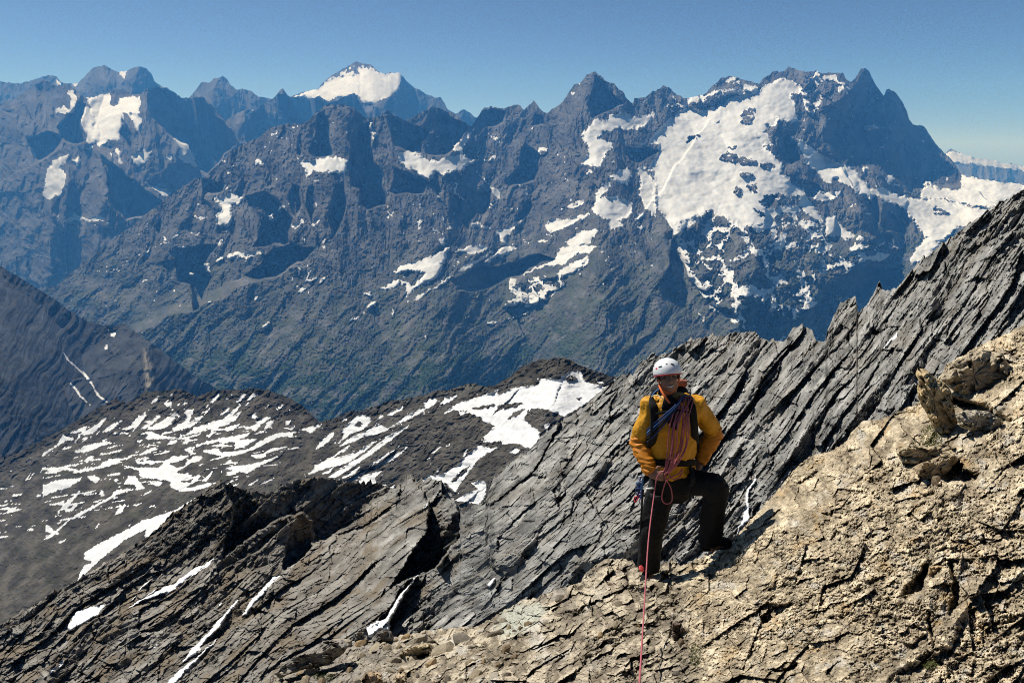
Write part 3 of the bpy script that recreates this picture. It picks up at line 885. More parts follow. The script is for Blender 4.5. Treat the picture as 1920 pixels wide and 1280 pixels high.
    wood = sstep(640, 700, V + 60 * w2 + .06 * np.abs(U - 640)) * sstep(-.25, .15, fbm(U / 40 + V / 60, V / 22, 4, .6, seed + 10)) * sstep(1250, 1000, U)
    cols = cols * (1 - .85 * wood[..., None]) + .85 * wood[..., None] * np.array((0.022, 0.042, 0.02), np.float32)
    trees = np.clip(1 + .9 * wood * fbm(U / 3.2, V / 3.6, 2, .6, seed + 19), .3, 1.8)
    cols = cols * trees[..., None]
    return finish_sheet('mountain_range', U, V, lnZ, cols.astype(np.float32), snow, MAT_FAR, MAT_SNOW_FAR, parts=110, minpart=14, smooth=False)

build_range()

# ------------------------------------------------------------------ the scree spur at the left edge
spur_crest = [(-30, 480), (50, 528)] + conv('d', [(0, 350), (60, 400), (130, 440), (200, 480), (300, 505), (380, 500), (430, 495), (480, 530), (540, 580), (650, 650), (760, 740), (870, 820), (1000, 900), (1060, 940), (1200, 1040)])
def build_spur():
    U, V = grid_uv(spur_crest, 860.0, -30, 470, 1.9, 1.9, jag=1.3, seed=301)
    lnZ = math.log(4300) - (V - smooth_row(V[0], 1.9, 25)[None, :]) / (F * math.tan(math.radians(54)))
    w1, w2 = fbm(U / 50, V / 50, 3, seed=321), fbm(U / 50, V / 50, 3, seed=331)
    wu, wv = U + 3 * w1, V + 3 * w2
    prot = ridge_prot(wu, wv, conv('d', [(430, 495, 60), (500, 590, 120), (556, 660, 170), (575, 780, 230), (600, 910, 260), (620, 1000, 270)]), 0.10, 2.2)
    prot = np.maximum(prot, ridge_prot(wu, wv, [(-120, 560, 330), (-60, 640, 400), (15, 720, 430), (75, 820, 450)], .4, 2.6))
    prot = np.maximum(prot, ridge_prot(wu, wv, conv('d', [(760, 740, 10), (830, 860, 30), (880, 960, 30)]), .5, .5))
    crags = sstep(26, 6, np.abs(in_polys(U, V, parse('d: 330,500 480,520 560,640 600,900 540,900 470,760 400,800 340,680'), 60)) ) * .7 + sstep(3, -3, in_polys(U, V, parse('d: 330,500 480,520 560,640 600,900 540,900 470,760 400,800 340,680')))
    crags = np.clip(crags, 0, 1)
    flute = ridged((wu + .45 * wv + 10 * w1) / 21, wv / 180, 4, .6, 305)
    g = -prot - 1.5 * flute * (1 - crags) - (1 - .5 * crags) * 5 * gullies((wu + .55 * wv + 5 * w1) / 22, wv / 130, 3, .5, 306) - crags * (7 * ridged(wu / 22, wv / 30, 5, .55, 307)) - 1.1 * fbm(U / 8, V / 9, 4, .6, 309)
    snow = in_polys(U + 1.5 * fbm(U / 8, V / 8, 3, seed=340), V, parse("""d: 335,575 345,545 380,545 370,582
d: 300,650 320,610 325,650 305,665
d: 318,540 330,525 335,540
d: 20,640 90,730 200,820 240,890 270,940 330,990 310,992 250,945 225,890 180,830 60,720
d: 60,840 120,890 160,950 240,1030 220,1020 140,950""")) < -0.4
    k = np.clip(.5 + .8 * fbm(U / 30, V / 30, 5, .55, 311), 0, 1)
    cols = blend((0.040, 0.044, 0.050), (0.068, 0.073, 0.080), k)
    pale = sstep(6, -4, in_polys(U, V, parse('d: 555,660 590,730 610,870 600,915 565,910 560,780')))
    cols = cols * (1 - pale[..., None]) + pale[..., None] * np.array((.24, .21, .165), np.float32)
    return finish_sheet('scree_spur', U, V, lnZ + g / F, cols, snow, MAT_FAR, MAT_SNOW_FAR, parts=8, minpart=12, smooth=False)
build_spur()

# ------------------------------------------------------------------ the snow-striped hills
hill_crest = [(-30, 868, 1750), (40, 845, 1700)] + conv('h', [(0, 345, 1650), (100, 290, 1620), (220, 220, 1600), (310, 170, 1600), (420, 110, 1580), (510, 140, 1580), (560, 110, 1570), (640, 50, 1560), (700, 55, 1560), (820, 40, 1550),
    (900, 35, 1550), (960, 60, 1540), (1010, 95, 1540), (1080, 60, 1530), (1200, 45, 1520), (1300, 40, 1500), (1450, 35, 1500), (1560, 60, 1480), (1680, 100, 1450), (1800, 180, 1420), (1890, 275, 1380)]) + \
    conv('i', [(180, 410, 1330), (300, 360, 1280), (420, 345, 1240), (520, 300, 1200), (640, 285, 1150), (740, 260, 1120), (820, 235, 1100), (880, 235, 1080), (1000, 195, 1050), (1060, 190, 1020), (1130, 210, 1000), (1180, 200, 980),
    (1260, 150, 960), (1330, 100, 940), (1400, 60, 920), (1540, 35, 900), (1600, 35, 890), (1660, 65, 880), (1740, 100, 860), (1850, 140, 840), (1920, 160, 820)]) + [(1260, 740, 780)]
hill_snow = """
h: 80,355 220,300 210,335 150,350
h: 150,360 210,340 270,300 350,240 362,248 310,310 260,350 200,365
h: 330,345 380,300 480,255 430,300 380,340
h: 460,330 530,300 590,230 640,205 640,230 580,310 510,325
h: 605,320 660,275 740,220 750,235 690,280 650,315
h: 650,325 720,285 800,240 860,210 880,215 840,250 820,290 770,320 690,330
h: 830,320 910,280 940,240 920,190 990,180 980,220 960,260 950,290 1000,240 1060,225 1020,270 960,310 880,330 850,340
h: 920,370 1000,310 1120,275 1200,250 1280,180 1330,145 1300,190 1250,240 1340,185 1290,260 1200,290 1150,320 1080,320 1030,345
h: 1180,220 1240,165 1250,175 1195,222
h: 1210,335 1220,310 1320,285 1270,330
h: 1380,320 1440,280 1500,240 1550,235 1470,290 1440,330
h: 1490,325 1520,270 1570,260 1540,310
h: 1400,245 1420,228 1450,232 1430,248
h: 1640,275 1690,260 1670,290
h: 1630,315 1700,310 1690,325
h: 1760,325 1910,285 1900,300 1830,350
h: 670,145 700,110 740,80 725,118
h: 775,140 835,125 825,160 800,165
h: 865,150 885,135 875,155
h: 895,150 960,120 930,145
h: 820,80 850,55 838,75
h: 885,95 905,75 900,95
h: 825,185 845,170 840,188
h: 1105,138 1160,62 1175,80 1130,128
h: 1075,165 1100,145 1085,165
h: 1215,105 1245,90 1230,105
h: 1285,132 1340,68 1365,75 1320,122
h: 1370,122 1400,75 1455,58 1440,85
h: 640,340 680,340 740,365 860,385 940,380 1040,350 1040,362 940,395 800,392 640,396 660,365
h: 130,488 220,440 330,415 385,408 370,430 290,460 190,494
h: -100,500 0,440 30,400 45,365 95,380 140,395 60,410 -100,520
h: 25,472 110,445 100,462
h: 490,360 520,350 510,362
h: 570,412 630,400 600,418
h: 700,420 760,410 730,425
h: 415,480 490,465 450,482
h: 290,502 390,495 340,508
h: 190,555 240,520 280,518 220,556
h: 110,580 160,575 130,598
h: 180,395 230,380 210,400
h: 610,502 650,470 740,455 700,480
h: 540,550 600,535 650,518 590,545
h: 560,490 600,480 580,495
h: 700,505 780,485 820,480 760,502
h: 790,436 830,405 875,403 840,432
h: 905,428 930,400 972,398 930,432
h: 820,530 850,515 840,535
h: 900,475 960,455 1040,440 960,472
h: 1000,438 1100,410 1250,380 1400,345 1380,370 1300,400 1440,395 1350,450 1280,468 1290,420 1200,405 1080,432
h: 1110,440 1180,432 1250,440 1180,452
h: 1075,375 1110,350 1150,340 1100,378
h: 1050,480 1170,460 1180,490 1320,480 1400,460 1450,420 1500,390 1600,350 1710,345 1700,370 1600,380 1520,420 1440,460 1340,500 1230,520 1150,540 1080,552 1190,520
h: 1400,510 1480,500 1560,460 1670,450 1580,475 1500,500 1510,520 1440,537
h: 1215,606 1260,590 1380,580 1430,570 1600,518 1530,555 1440,600 1380,637 1290,622
h: 1215,570 1250,545 1260,555 1225,575
h: 345,560 380,535 440,535 530,530 450,550 440,570 330,600 200,630 110,642 140,620 300,590
h: 470,580 560,600 740,600 780,560 600,575 570,560 690,555 780,550 850,520 950,515 900,550 800,570 860,600 920,590 940,550 990,520 1055,520 1040,545 960,570 900,610 870,630 890,650 950,640 940,670 880,700 960,710 1010,660 1040,650 1000,700 920,745 870,745 1000,740 1090,710 1130,725 1000,765 900,770 820,740 820,700 780,690 700,680 600,665 590,620
h: 480,720 520,660 570,660 600,710 640,750 580,762 560,720
h: 660,720 700,700 760,700 750,732
h: 400,800 420,765 450,760 550,748 450,790 380,830 250,900 110,978 130,940 250,880 350,830
h: -100,730 0,690 100,680 182,672 160,700 100,725 40,720 0,770 -100,800
h: -100,600 0,600 150,608 140,620 0,614 -100,620
h: 360,662 420,640 475,632 420,655
h: 210,660 270,660 310,680 280,715 250,690
h: 310,740 340,780 345,800 320,808
h: 10,920 40,880 90,830 172,768 140,810 100,850 70,890
h: 78,917 140,858 152,868 110,912
h: -100,1120 0,1050 80,980 97,974 40,1032 -40,1100
h: 420,942 440,900 497,863 480,912
h: 550,870 620,850 580,872
h: 655,890 720,860 690,885
h: 270,1040 310,1000 290,1035
h: 1010,580 1050,570 1040,585
h: 1175,632 1200,618 1190,635
h: 1225,715 1310,672 1260,705
h: 1265,735 1315,708 1290,732
h: 1365,735 1470,672 1420,712
h: 1440,728 1490,710 1570,672 1520,705
h: 610,802 680,760 680,775 640,797
h: 1050,697 1120,625 1122,640 1080,692
h: 0,1140 80,1110 40,1140
h: -80,1010 20,1075 10,1085 -80,1060
i: 860,375 950,310 1100,260 1190,230 1200,260 1290,215 1440,195 1440,160 1520,160 1580,165 1570,150 1640,115 1690,115 1720,180 1790,195 1850,210 1700,320 1590,385 1500,345 1440,335 1380,340 1350,400 1380,430 1440,470 1450,520 1390,575 1300,545 1230,550 1110,540 1120,500 1160,465 1180,440 1100,410 1090,385 1020,360 970,380 960,360 1010,350 930,345
i: 1230,550 1140,600 1080,640 1040,690 980,770 940,840 880,780 790,790 725,780 780,740 860,735 950,680 1010,620 1080,560 1120,570
i: 940,890 1000,850 1080,820 1040,790 1100,770 1130,790 1120,840 1110,880 1070,910
i: 1265,600 1300,575 1325,590 1300,612
i: 1470,440 1505,428 1490,482
i: 1788,182 1832,176 1810,187
i: 1870,165 1920,153 1905,170
i: 100,582 140,530 212,472 212,500 150,560
i: 270,412 285,388 290,408
i: 210,550 230,520 225,548
i: 235,548 270,500 265,460 330,400 370,370 430,390 440,410 390,460 310,490
i: 440,455 480,430 530,460 600,420 640,385 720,345 760,330 750,300 820,265 830,300 720,370 600,430 520,470 480,490 400,500 330,535 240,567 300,520
i: 850,312 880,275 960,258 900,300
i: 465,418 490,378 512,384
i: 530,377 630,318 620,345 560,377
i: 55,737 100,680 180,640 310,555 280,590 190,640 350,600 420,550 470,530 400,590 300,660 150,700
i: 175,752 280,680 400,610 540,500 665,438 600,490 480,580 350,670 220,752
i: 140,730 220,685 180,725
i: 450,702 470,670 540,640 655,568 600,620 520,667
i: 418,682 480,640 662,532 540,610 470,662
i: 240,767 300,730 372,682 340,727
i: 340,792 390,740 500,708 460,750 470,780 410,807
i: 290,772 402,713 350,762
i: 770,640 790,630 780,640
i: 790,612 855,563 820,602
i: 890,560 915,535 900,560
i: 545,812 577,793 570,814
i: 505,795 530,790 520,802
i: 10,465 60,450 140,443 60,477
i: 80,800 100,785 90,800
i: 830,715 850,700 840,722
i: 985,625 1010,580 1000,620
j: 110,732 150,640 200,620 150,600 150,570 230,520 370,450 480,390 640,340 760,270 700,330 620,370 560,440 480,510 490,440 370,500 270,580 190,650 150,690
"""
hill_holes = """
i: 1040,335 1170,308 1172,325 1060,347
i: 1175,362 1200,320 1330,298 1352,315 1220,342
i: 1250,404 1290,360 1362,338 1320,378
i: 1600,162 1620,133 1672,155 1620,182
i: 1645,278 1700,268 1690,285
i: 330,440 360,412 388,425 370,450
i: 910,780 960,720 1030,680 990,730 940,775
i: 1110,545 1220,530 1215,560 1150,580
i: 1230,560 1290,550 1270,575
"""
def build_hills():
    U, V = grid_uv(hill_crest, [(-30, 1200), (106, 1130), (330, 1010), (480, 960), (740, 950), (930, 975), (1260, 800)], -30, 1250, 1.75, 1.6, jag=1.6, jscale=10, seed=401, teeth=2.5)
    lnZ = np.log(np.interp(U[0], [p[0] for p in hill_crest], [p[2] for p in hill_crest]))[None, :].astype(np.float32)
    lnZ = smooth_row(lnZ[0], 1.75, 30)[None, :]
    h = V - V[0][None, :]
    hs = V - smooth_row(V[0], 1.75, 30)[None, :]
    ease = sstep(560, 720, U)
    flat = (1 - ease) * (np.minimum(hs, 62) / math.tan(math.radians(27)) + np.maximum(hs - 62, 0) / math.tan(math.radians(17)))
    lnZ = lnZ - (flat + ease * hs / math.tan(math.radians(30))) / F
    w1, w2 = fbm(U / 60, V / 40, 4, seed=421), fbm(U / 60, V / 40, 4, seed=431)
    wu, wv = U + 5 * w1, V + 5 * w2
    prot = np.zeros(U.shape, np.float32)
    for pts, a, b in [(conv('i', [(1060, 190, 20), (1000, 300, 40), (900, 400, 60), (700, 520, 70)]), .25, .5), (conv('i', [(1600, 35, 10), (1560, 120, 30)]), .5, .6),
                      (conv('i', [(1130, 420, 40), (1000, 560, 60), (760, 740, 60)]), .3, .5), (conv('i', [(1500, 350, 40), (1380, 600, 60), (1150, 780, 60)]), .4, .6),
                      (conv('h', [(1480, 35, 5), (1640, 110, 14), (1890, 280, 20)]), .25, .9), (conv('h', [(0, 720, 30), (300, 700, 50), (500, 700, 20)]), .4, .6),
                      (conv('h', [(1500, 600, 30), (1250, 800, 40)]), .3, .5), (conv('h', [(330, 640, 10), (360, 760, 30)]), .6, .9), (conv('h', [(990, 600, 5), (975, 680, 20)]), .5, .9)]:
        prot = np.maximum(prot, ridge_prot(wu, wv, pts, a, b))
    s1, s2 = fbm(U / 9, V / 6, 4, .62, 441), fbm(U / 9, V / 6, 4, .62, 451)
    sd = in_polys(U + 1.5 * s1, V + 1.1 * s2, parse(hill_snow))
    hole = in_polys(U + 2.4 * s1, V + 1.7 * s2, parse(hill_holes))
    snow = (sd < .5) & (hole > 0)
    near_snow = sstep(15, 2, sd)
    speck = (fbm(U / 6, V / 3, 4, .6, 461) > .92 - .3 * near_snow) & (U < 1150)
    snow |= speck & (h > 8)
    plateau = sstep(40, 70, h) * sstep(640, 560, U + .9 * (V - 800)) * sstep(1060, 960, V + .25 * U)
    streak = fbm((U + 1.6 * V) / 34, (V + .12 * U) / 5.5, 4, .55, 463) + .35 * fbm(U / 60, V / 24, 2, .5, 464)
    snow |= (streak > .52 - .16 * sstep(300, 60, U)) & (plateau > .5)
    upper = sstep(10, 26, h) * sstep(80, 50, h) * sstep(600, 540, U)
    snow |= (fbm((U + .9 * V) / 7, (V - .5 * U) / 40, 3, .5, 465) > .62) & (upper > .5)
    soft = sstep(1, -4, sd) * (hole > 0)
    a, b = (U * .8 - V * .6), (U * .6 + V * .8)
    # slaty bedding that climbs to the right
    bed = ridged(a / 44 + .3 * w1, b / 9 + .9 * w2, 4, .6, 471) * .75
    crest_crag = sstep(26, 2, h)
    lum = fbm(U / 45, V / 22, 4, .5, 475)
    g = -prot - (1 - soft) * ((3.2 + 4.4 * crest_crag + 3.5 * ease) * bed + 1.6 * fbm(U / 6, V / 5, 4, .62, 481) + 3 * ridged(U / 26, V / 14, 4, .5, 482) + (3 + 5 * crest_crag) * facet(a / 15, b / 8, 484)[0]) - 6 * lum * (1 - crest_crag) - soft * (.5 * fbm(U / 14, V / 7, 3, .5, 483) + 5)
    k = np.clip(.5 + .9 * fbm(a / 45, b / 18, 5, .6, 485), 0, 1)
    cols = blend((0.046, 0.042, 0.036), (0.102, 0.092, 0.077), k)
    dark = crest_crag * .35
    cols = cols * (1 - dark[..., None])
    pale = sstep(10, -6, in_polys(U, V, parse('i: 440,340 700,280 1000,195 1130,210 1000,250 820,240 600,330'))) * .5
    cols = cols * (1 - pale[..., None]) + pale[..., None] * np.array((.15, .14, .12), np.float32)
    turf = sstep(.15, .7, fbm(U / 50, V / 25, 4, .5, 487)) * sstep(650, 500, U) * .5
    cols = cols * (1 - turf[..., None]) + turf[..., None] * np.array((.045, .048, .032), np.float32)
    return finish_sheet('snow_striped_hills', U, V, lnZ + g / F, cols.astype(np.float32), snow, MAT_HILL, MAT_SNOW_HILL, parts=150, minpart=10, smooth=False)
build_hills()
# ------------------------------------------------------------------ the slate ridges
MAT_SLATE = rock_material('slate', 0.9, 0.55, 0.08, 0.38, detail=8, use_grain=True)
MAT_SNOW_NEAR = snow_material('gully_snow', 1.4, 0.5, 0.05)
slate_crest = [(-30, 1188), (0, 1172), (60, 1138), (106, 1110), (150, 1085), (200, 1055), (240, 1030), (270, 1010), (300, 990), (322, 964)] + conv('j', [(780, 260), (870, 190), (900, 180), (915, 190), (1000, 220), (1080, 245), (1190, 240), (1230, 210), (1310, 175),
    (1440, 158), (1560, 180), (1658, 200)]) + conv('k', [(90, 195), (150, 215), (185, 225), (240, 180), (262, 138), (275, 142), (290, 165), (310, 192), (380, 175), (440, 180), (480, 220), (520, 300), (545, 360), (560, 370), (600, 330), (680, 290), (700, 230), (750, 150)]) + \
    conv('i', [(1200, 740), (1280, 660), (1400, 580), (1480, 490), (1560, 430), (1700, 340), (1800, 250), (1880, 180), (1920, 150)]) + [(1180, 702), (1186, 706), (1192, 692), (1209, 676), (1227, 667), (1237, 667), (1257, 661)] + \
    conv('f', [(60, 660), (170, 590), (220, 600), (290, 570), (370, 590), (430, 555), (570, 545), (610, 590), (680, 615), (770, 600), (790, 560), (830, 520), (875, 500), (890, 525), (920, 540), (960, 600), (1010, 615), (1030, 540), (1070, 450), (1100, 390), (1160, 345),
    (1210, 345), (1220, 425), (1240, 430), (1280, 370), (1320, 320), (1350, 258), (1360, 255), (1380, 285), (1430, 285), (1490, 270), (1530, 190), (1590, 130), (1690, 50), (1750, 0)]) + [(1813, 425), (1870, 385), (1960, 330)]
slate_depth = [(1960, 330, 44), (1813, 425, 48), (1600, 565, 58), (1400, 630, 66), (1250, 655, 72), (1150, 712, 80), (1000, 840, 88), (880, 955, 92), (700, 915, 190), (600, 900, 185), (420, 905, 160), (240, 1030, 145), (0, 1170, 130), (-30, 1300, 112), (300, 1300, 100),
               (520, 1300, 86), (740, 1190, 84), (900, 1180, 68), (1100, 1070, 50), (1300, 1040, 46), (1450, 930, 42), (1650, 790, 38), (1800, 680, 36), (1960, 600, 34)]
slate_snow = """
j: 60,965 100,890 180,865 272,848 220,910 150,960 60,1002
j: 370,884 450,830 540,780 640,740 740,660 868,598 840,632 720,710 620,782 480,832
j: 435,782 510,718 500,747
j: 405,832 440,793 422,828
j: 470,815 520,780 550,760 530,790
j: 1008,915 1060,830 1180,700 1222,688 1150,772 1080,850 1040,907
j: 1040,820 1080,780 1060,810
j: 670,1185 740,1090 830,1000 900,920 960,850 1025,785 960,870 920,930 900,972 820,1052 760,1122
j: 600,1280 680,1200 760,1140 850,1060 905,995 860,1062 760,1162 640,1290 590,1300
j: 868,875 927,813 900,852
j: -40,1210 0,1190 48,1132 30,1182 -40,1230
j: 525,1090 555,1045 540,1085
k: 25,985 90,935 130,930 180,840 260,740 330,660 352,638 290,730 230,820 180,910 160,960 165,995 110,990 60,1030 35,1030
k: 328,327 368,298 362,327
k: 685,745 733,702 733,730 705,762
l: 385,475 410,420 440,340 440,250 470,200 502,135 502,170 470,230 460,300 466,380 440,412
f: 1372,662 1390,630 1477,540 1472,572 1400,642
f: 1376,705 1382,675 1388,680
f: 472,938 505,895 500,920
"""
def build_slate():
    U, V = grid_uv(slate_crest, 1330.0, -30, 1950, 1.75, 1.75, jag=2.2, jscale=9, seed=501, teeth=9.0)
    base = tps(slate_depth)
    lnZ = base(U.astype(np.float64), V.astype(np.float64)).astype(np.float32)
    w1, w2 = fbm(U / 70, V / 70, 4, .5, 521), fbm(U / 70, V / 70, 4, .5, 531)
    wu, wv = U + 7 * w1, V + 7 * w2
    tiny1, tiny2 = fbm(U / 14, V / 14, 4, .6, 523), fbm(U / 14, V / 14, 4, .6, 525)
    ju, jv = U + 4 * w1 + 2.5 * tiny1, V + 4 * w2 + 2.5 * tiny2
    # ribs that stand in front of each other: outline, step in depth, faded towards the lower left where they merge
    step = np.zeros(U.shape, np.float32)
    rib_a = conv('j', [(915, 590), (1000, 520), (1100, 450), (1230, 382), (1335, 345), (1365, 360), (1385, 390), (1395, 480), (1380, 540), (1330, 600), (1250, 655), (1180, 760), (900, 1100), (500, 1300), (300, 1200), (700, 800)])
    rib_b = conv('j', [(1180, 720), (1235, 655), (1300, 590), (1400, 510), (1470, 490), (1550, 440), (1658, 400)]) + conv('k', [(100, 300), (185, 222), (240, 175), (262, 130), (440, 150), (490, 210), (525, 300), (548, 380), (548, 470), (500, 540), (430, 640),
            (330, 660), (250, 740), (170, 850), (110, 930), (20, 1000), (-200, 1200), (-500, 1300), (-700, 1200), (-500, 1000)])
    for poly, J, lo, hi in ((rib_a, 70.0, (430, 1100), (560, 980)), (rib_b, 90.0, (520, 1230), (700, 1020))):
        sd = np.full(U.shape, 30.0, np.float32); sd = in_polys(ju, jv, [poly], 30.0)
        t = ((U - lo[0]) * (hi[0] - lo[0]) + (V - lo[1]) * (hi[1] - lo[1])) / ((hi[0] - lo[0]) ** 2 + (hi[1] - lo[1]) ** 2)
        step = np.maximum(step, J * sstep(2.0, -2.5, sd) * sstep(0, 1, t))
    prot = np.zeros(U.shape, np.float32)
    for pts, a, b in [
        (conv('j', [(1440, 160, 10), (1400, 260, 30), (1350, 330, 30)]), .9, 2.0),
        (conv('j', [(1040, 220, 0), (1100, 330, 40), (1180, 370, 40)]), 1.2, 1.2),
        (conv('k', [(440, 480, 30), (330, 640, 60), (200, 850, 50)]), .6, 1.2),
        # the big slab: overlapping plates, each ending in a dark edge
        (conv('k', [(1000, 60, 14), (960, 180, 32), (900, 240, 34), (790, 300, 30), (700, 290, 10)]), 2.0, .5),
        (conv('k', [(1120, 0, 16), (1100, 120, 34), (1060, 250, 36), (990, 280, 24)]), .6, 2.2),
        (conv('k', [(1050, 300, 24), (940, 470, 34), (860, 600, 34), (790, 700, 22)]), .3, 2.2),
        (conv('k', [(1330, 60, 20), (1190, 230, 30), (1060, 420, 24)]), .3, 1.8),
        (conv('k', [(1500, 480, 26), (1440, 570, 46), (1280, 600, 46), (1180, 620, 40), (1150, 700, 20)]), .3, 2.4),
        (conv('k', [(1090, 400, 10), (960, 620, 20), (930, 760, 20)]), .3, 1.8),
        (conv('f', [(575, 548, 6), (560, 660, 20), (470, 800, 26), (430, 940, 20)]), .5, 1.8),
        (conv('f', [(870, 505, 6), (940, 600, 20), (880, 680, 24), (800, 690, 24), (780, 640, 6)]), 1.4, .5),
        (conv('f', [(1180, 600, 10), (1170, 720, 34), (1090, 800, 36), (1000, 780, 20)]), .4, 2.2),
        (conv('f', [(1200, 345, 5), (1215, 430, 30), (1150, 560, 30), (1020, 700, 20)]), .3, 1.2),
        (conv('f', [(1350, 260, 5), (1310, 420, 25), (1240, 600, 25), (1230, 760, 25)]), .3, 1.4),
        (conv('f', [(1400, 540, 10), (1390, 680, 34), (1400, 840, 44), (1260, 1000, 40), (1180, 1120, 30)]), .35, 2.0),
        (conv('f', [(1560, 330, 12), (1680, 320, 26), (1690, 400, 26), (1600, 520, 12)]), .5, 1.8),
        (conv('f', [(1640, 560, 10), (1560, 760, 28), (1430, 960, 28), (1400, 1080, 20)]), .35, 1.7),
        (conv('f', [(760, 660, 10), (640, 800, 24), (520, 960, 24), (400, 1120, 20)]), .3, 1.5),
        (conv('f', [(1100, 830, 10), (960, 1030, 26), (840, 1250, 26)]), .3, 1.5),
        (conv('f', [(900, 700, 5), (740, 900, 20), (700, 1040, 20)]), .3, 1.2),
    ]:
        prot = np.maximum(prot, ridge_prot(ju, jv, [(p[0], p[1], p[2] * 1.6) for p in pts], a * 1.3, b))
    # faces turned away from the sun: each falls back from its edge line
    def turned(poly, edge, k, steep=1.8):
        vt = min(p[1] for p in poly)
        m = sstep(1.5, -2.0, in_polys(ju, jv, [poly]))
        ue = np.interp(jv, [p[1] for p in edge], [p[0] for p in edge])
        return m * (np.maximum(ju - ue, 0) * k + steep * np.maximum(V - vt, 0))
    away = turned(conv('j', [(900, 150), (925, 260), (960, 330), (950, 420), (920, 500), (905, 600), (1000, 522), (1100, 452), (1230, 384), (1335, 347), (1380, 390), (1398, 480), (1405, 512), (1470, 492), (1550, 442), (1658, 402)]) + conv('k', [(100, 302), (183, 226), (190, 150), (0, 120), (-250, 90), (-480, 150), (-700, 130)]),
                  conv('j', [(905, 140), (925, 260), (960, 330), (950, 420), (920, 500), (908, 600)]), 1.2)
    away = np.maximum(away, turned(conv('j', [(1335, 340), (1385, 385), (1402, 480), (1385, 545), (1330, 605), (1245, 665), (1225, 655), (1250, 560), (1275, 470), (1300, 400)]), conv('j', [(1340, 330), (1295, 410), (1265, 500), (1230, 660)]), 1.7))
    away = np.maximum(away, turned([(764, 880), (790, 925), (806, 953), (790, 1012), (756, 1060), (733, 1100), (770, 1082), (815, 1062), (864, 1008), (866, 960), (858, 940), (843, 910), (807, 890)], [(762, 880), (806, 953), (790, 1012), (756, 1060), (730, 1105)], 1.5))
    sd = in_polys(U + 2.0 * tiny1, V + 2.0 * tiny2, parse(slate_snow))
    snow = sd < 0
    soft = sstep(.5, -3, sd)
    # foliation: thin plates climbing to the right, steeper on the right-hand slab
    ug = np.arange(-200.0, 2200.0, 2.0)
    tan_u = np.tan(np.radians(37 + 17 * sstep(850, 1500, ug)))
    S_u = np.cumsum(tan_u) * 2.0 * .72
    b = (.72 * V + np.interp(U, ug, S_u)).astype(np.float32)
    a = .75 * U - .66 * V
    b = b + 11 * fbm(U / 210, V / 210, 2, .4, 533) + .5 * tiny1
    def plates(per, long, seed, sharp=4.0):
        """Saw-tooth ledges: gently rising plate, abrupt lower edge."""
        ph = b / per + .7 * fbm(a / (long * 1.6), b / (per * 9), 1, .4, seed)
        fr = ph - np.floor(ph)
        rnd = gn(a / (long * .8) + 3.7 * np.floor(ph), np.floor(ph) * 5.31, seed + 3)
        return np.minimum(fr, (1 - fr) * sharp) * np.clip(.55 + .9 * rnd, 0, 1.4)
    lo_part = sstep(940, 600, U)
    ledge = 13 * plates(58, 330, 541, 9) + 6 * plates(23, 190, 551, 8) + 4.2 * plates(10, 70, 561, 6) + 2.0 * plates(5.2, 44, 562, 4)
    sa_, sb_ = a + 5 * tiny2, b + 0 * tiny1
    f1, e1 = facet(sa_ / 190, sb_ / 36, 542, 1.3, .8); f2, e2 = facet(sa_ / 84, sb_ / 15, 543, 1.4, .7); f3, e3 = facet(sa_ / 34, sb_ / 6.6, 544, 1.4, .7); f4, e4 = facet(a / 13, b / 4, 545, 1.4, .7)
    x1, q1 = facet((U + .15 * V) / 46, (V - .1 * U) / 38, 546, 1.5, .6); x2, q2 = facet((U + .3 * V) / 19, (V - .1 * U) / 16, 547, 1.5, .6)
    joints = 6 * sstep(.06, .0, e1) + 3 * sstep(.05, .0, e2)
    blocks = 24 * f1 + 8.5 * f2 + 4.2 * f3 + 2.2 * f4 + 8 * x1 + 4 * x2 - joints * .3
    gnarl = ridged((U + .2 * V) / 16, V / 13, 4, .55, 583) * 5
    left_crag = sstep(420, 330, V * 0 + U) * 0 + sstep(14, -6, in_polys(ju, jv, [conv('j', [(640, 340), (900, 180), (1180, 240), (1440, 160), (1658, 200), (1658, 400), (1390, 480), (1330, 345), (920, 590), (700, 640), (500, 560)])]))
    zone = np.clip(.55 + .9 * fbm(U / 150, V / 120, 3, .5, 599), .12, 1.3)
    ledge = ledge * zone * .58
    g = away * (1 - soft) - step - prot - (1 - soft) * (ledge * (1 - .6 * left_crag) + blocks + gnarl * (.05 + 1.3 * left_crag) + .6 * fbm(a / 9, b / 4, 3, .6, 585)) - soft * (15 + 1.0 * fbm(U / 20, V / 20, 3, .5, 587))
    tongue = sstep(1, -4, in_polys(U + 2.0 * tiny1, V + 2.0 * tiny2, parse('k: 25,985 90,935 130,930 180,840 260,740 330,660 352,638 290,730 230,820 180,910 160,960 165,995 110,990 60,1030 35,1030')))
    g = g - 75 * tongue                                   # snow tongue raised in shape so it stands out of the ribs' shadow
    lnZ = lnZ + g / F
    k = np.clip(.5 + .75 * fbm(a / 60, b / 17, 5, .6, 591), 0, 1)
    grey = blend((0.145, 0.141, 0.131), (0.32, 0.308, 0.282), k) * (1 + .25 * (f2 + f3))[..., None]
    brown = np.array((0.175, 0.14, 0.098), np.float32)
    t = np.clip(sstep(.0, .75, fbm(a / 90, b / 26, 4, .55, 593)) * (.35 + .65 * sstep(1000, 560, U)) + .45 * sstep(900, 600, U), 0, 1) * .85
    cols = grey * (1 - t[..., None]) + brown * t[..., None]
    pale = sstep(.45, .9, fbm(a / 28, b / 8, 4, .6, 595)) * .55 * sstep(850, 1250, U)
    cols = cols * (1 - pale[..., None]) + np.array((.37, .36, .34), np.float32) * pale[..., None]
    cols = cols * (1 - .35 * left_crag[..., None])
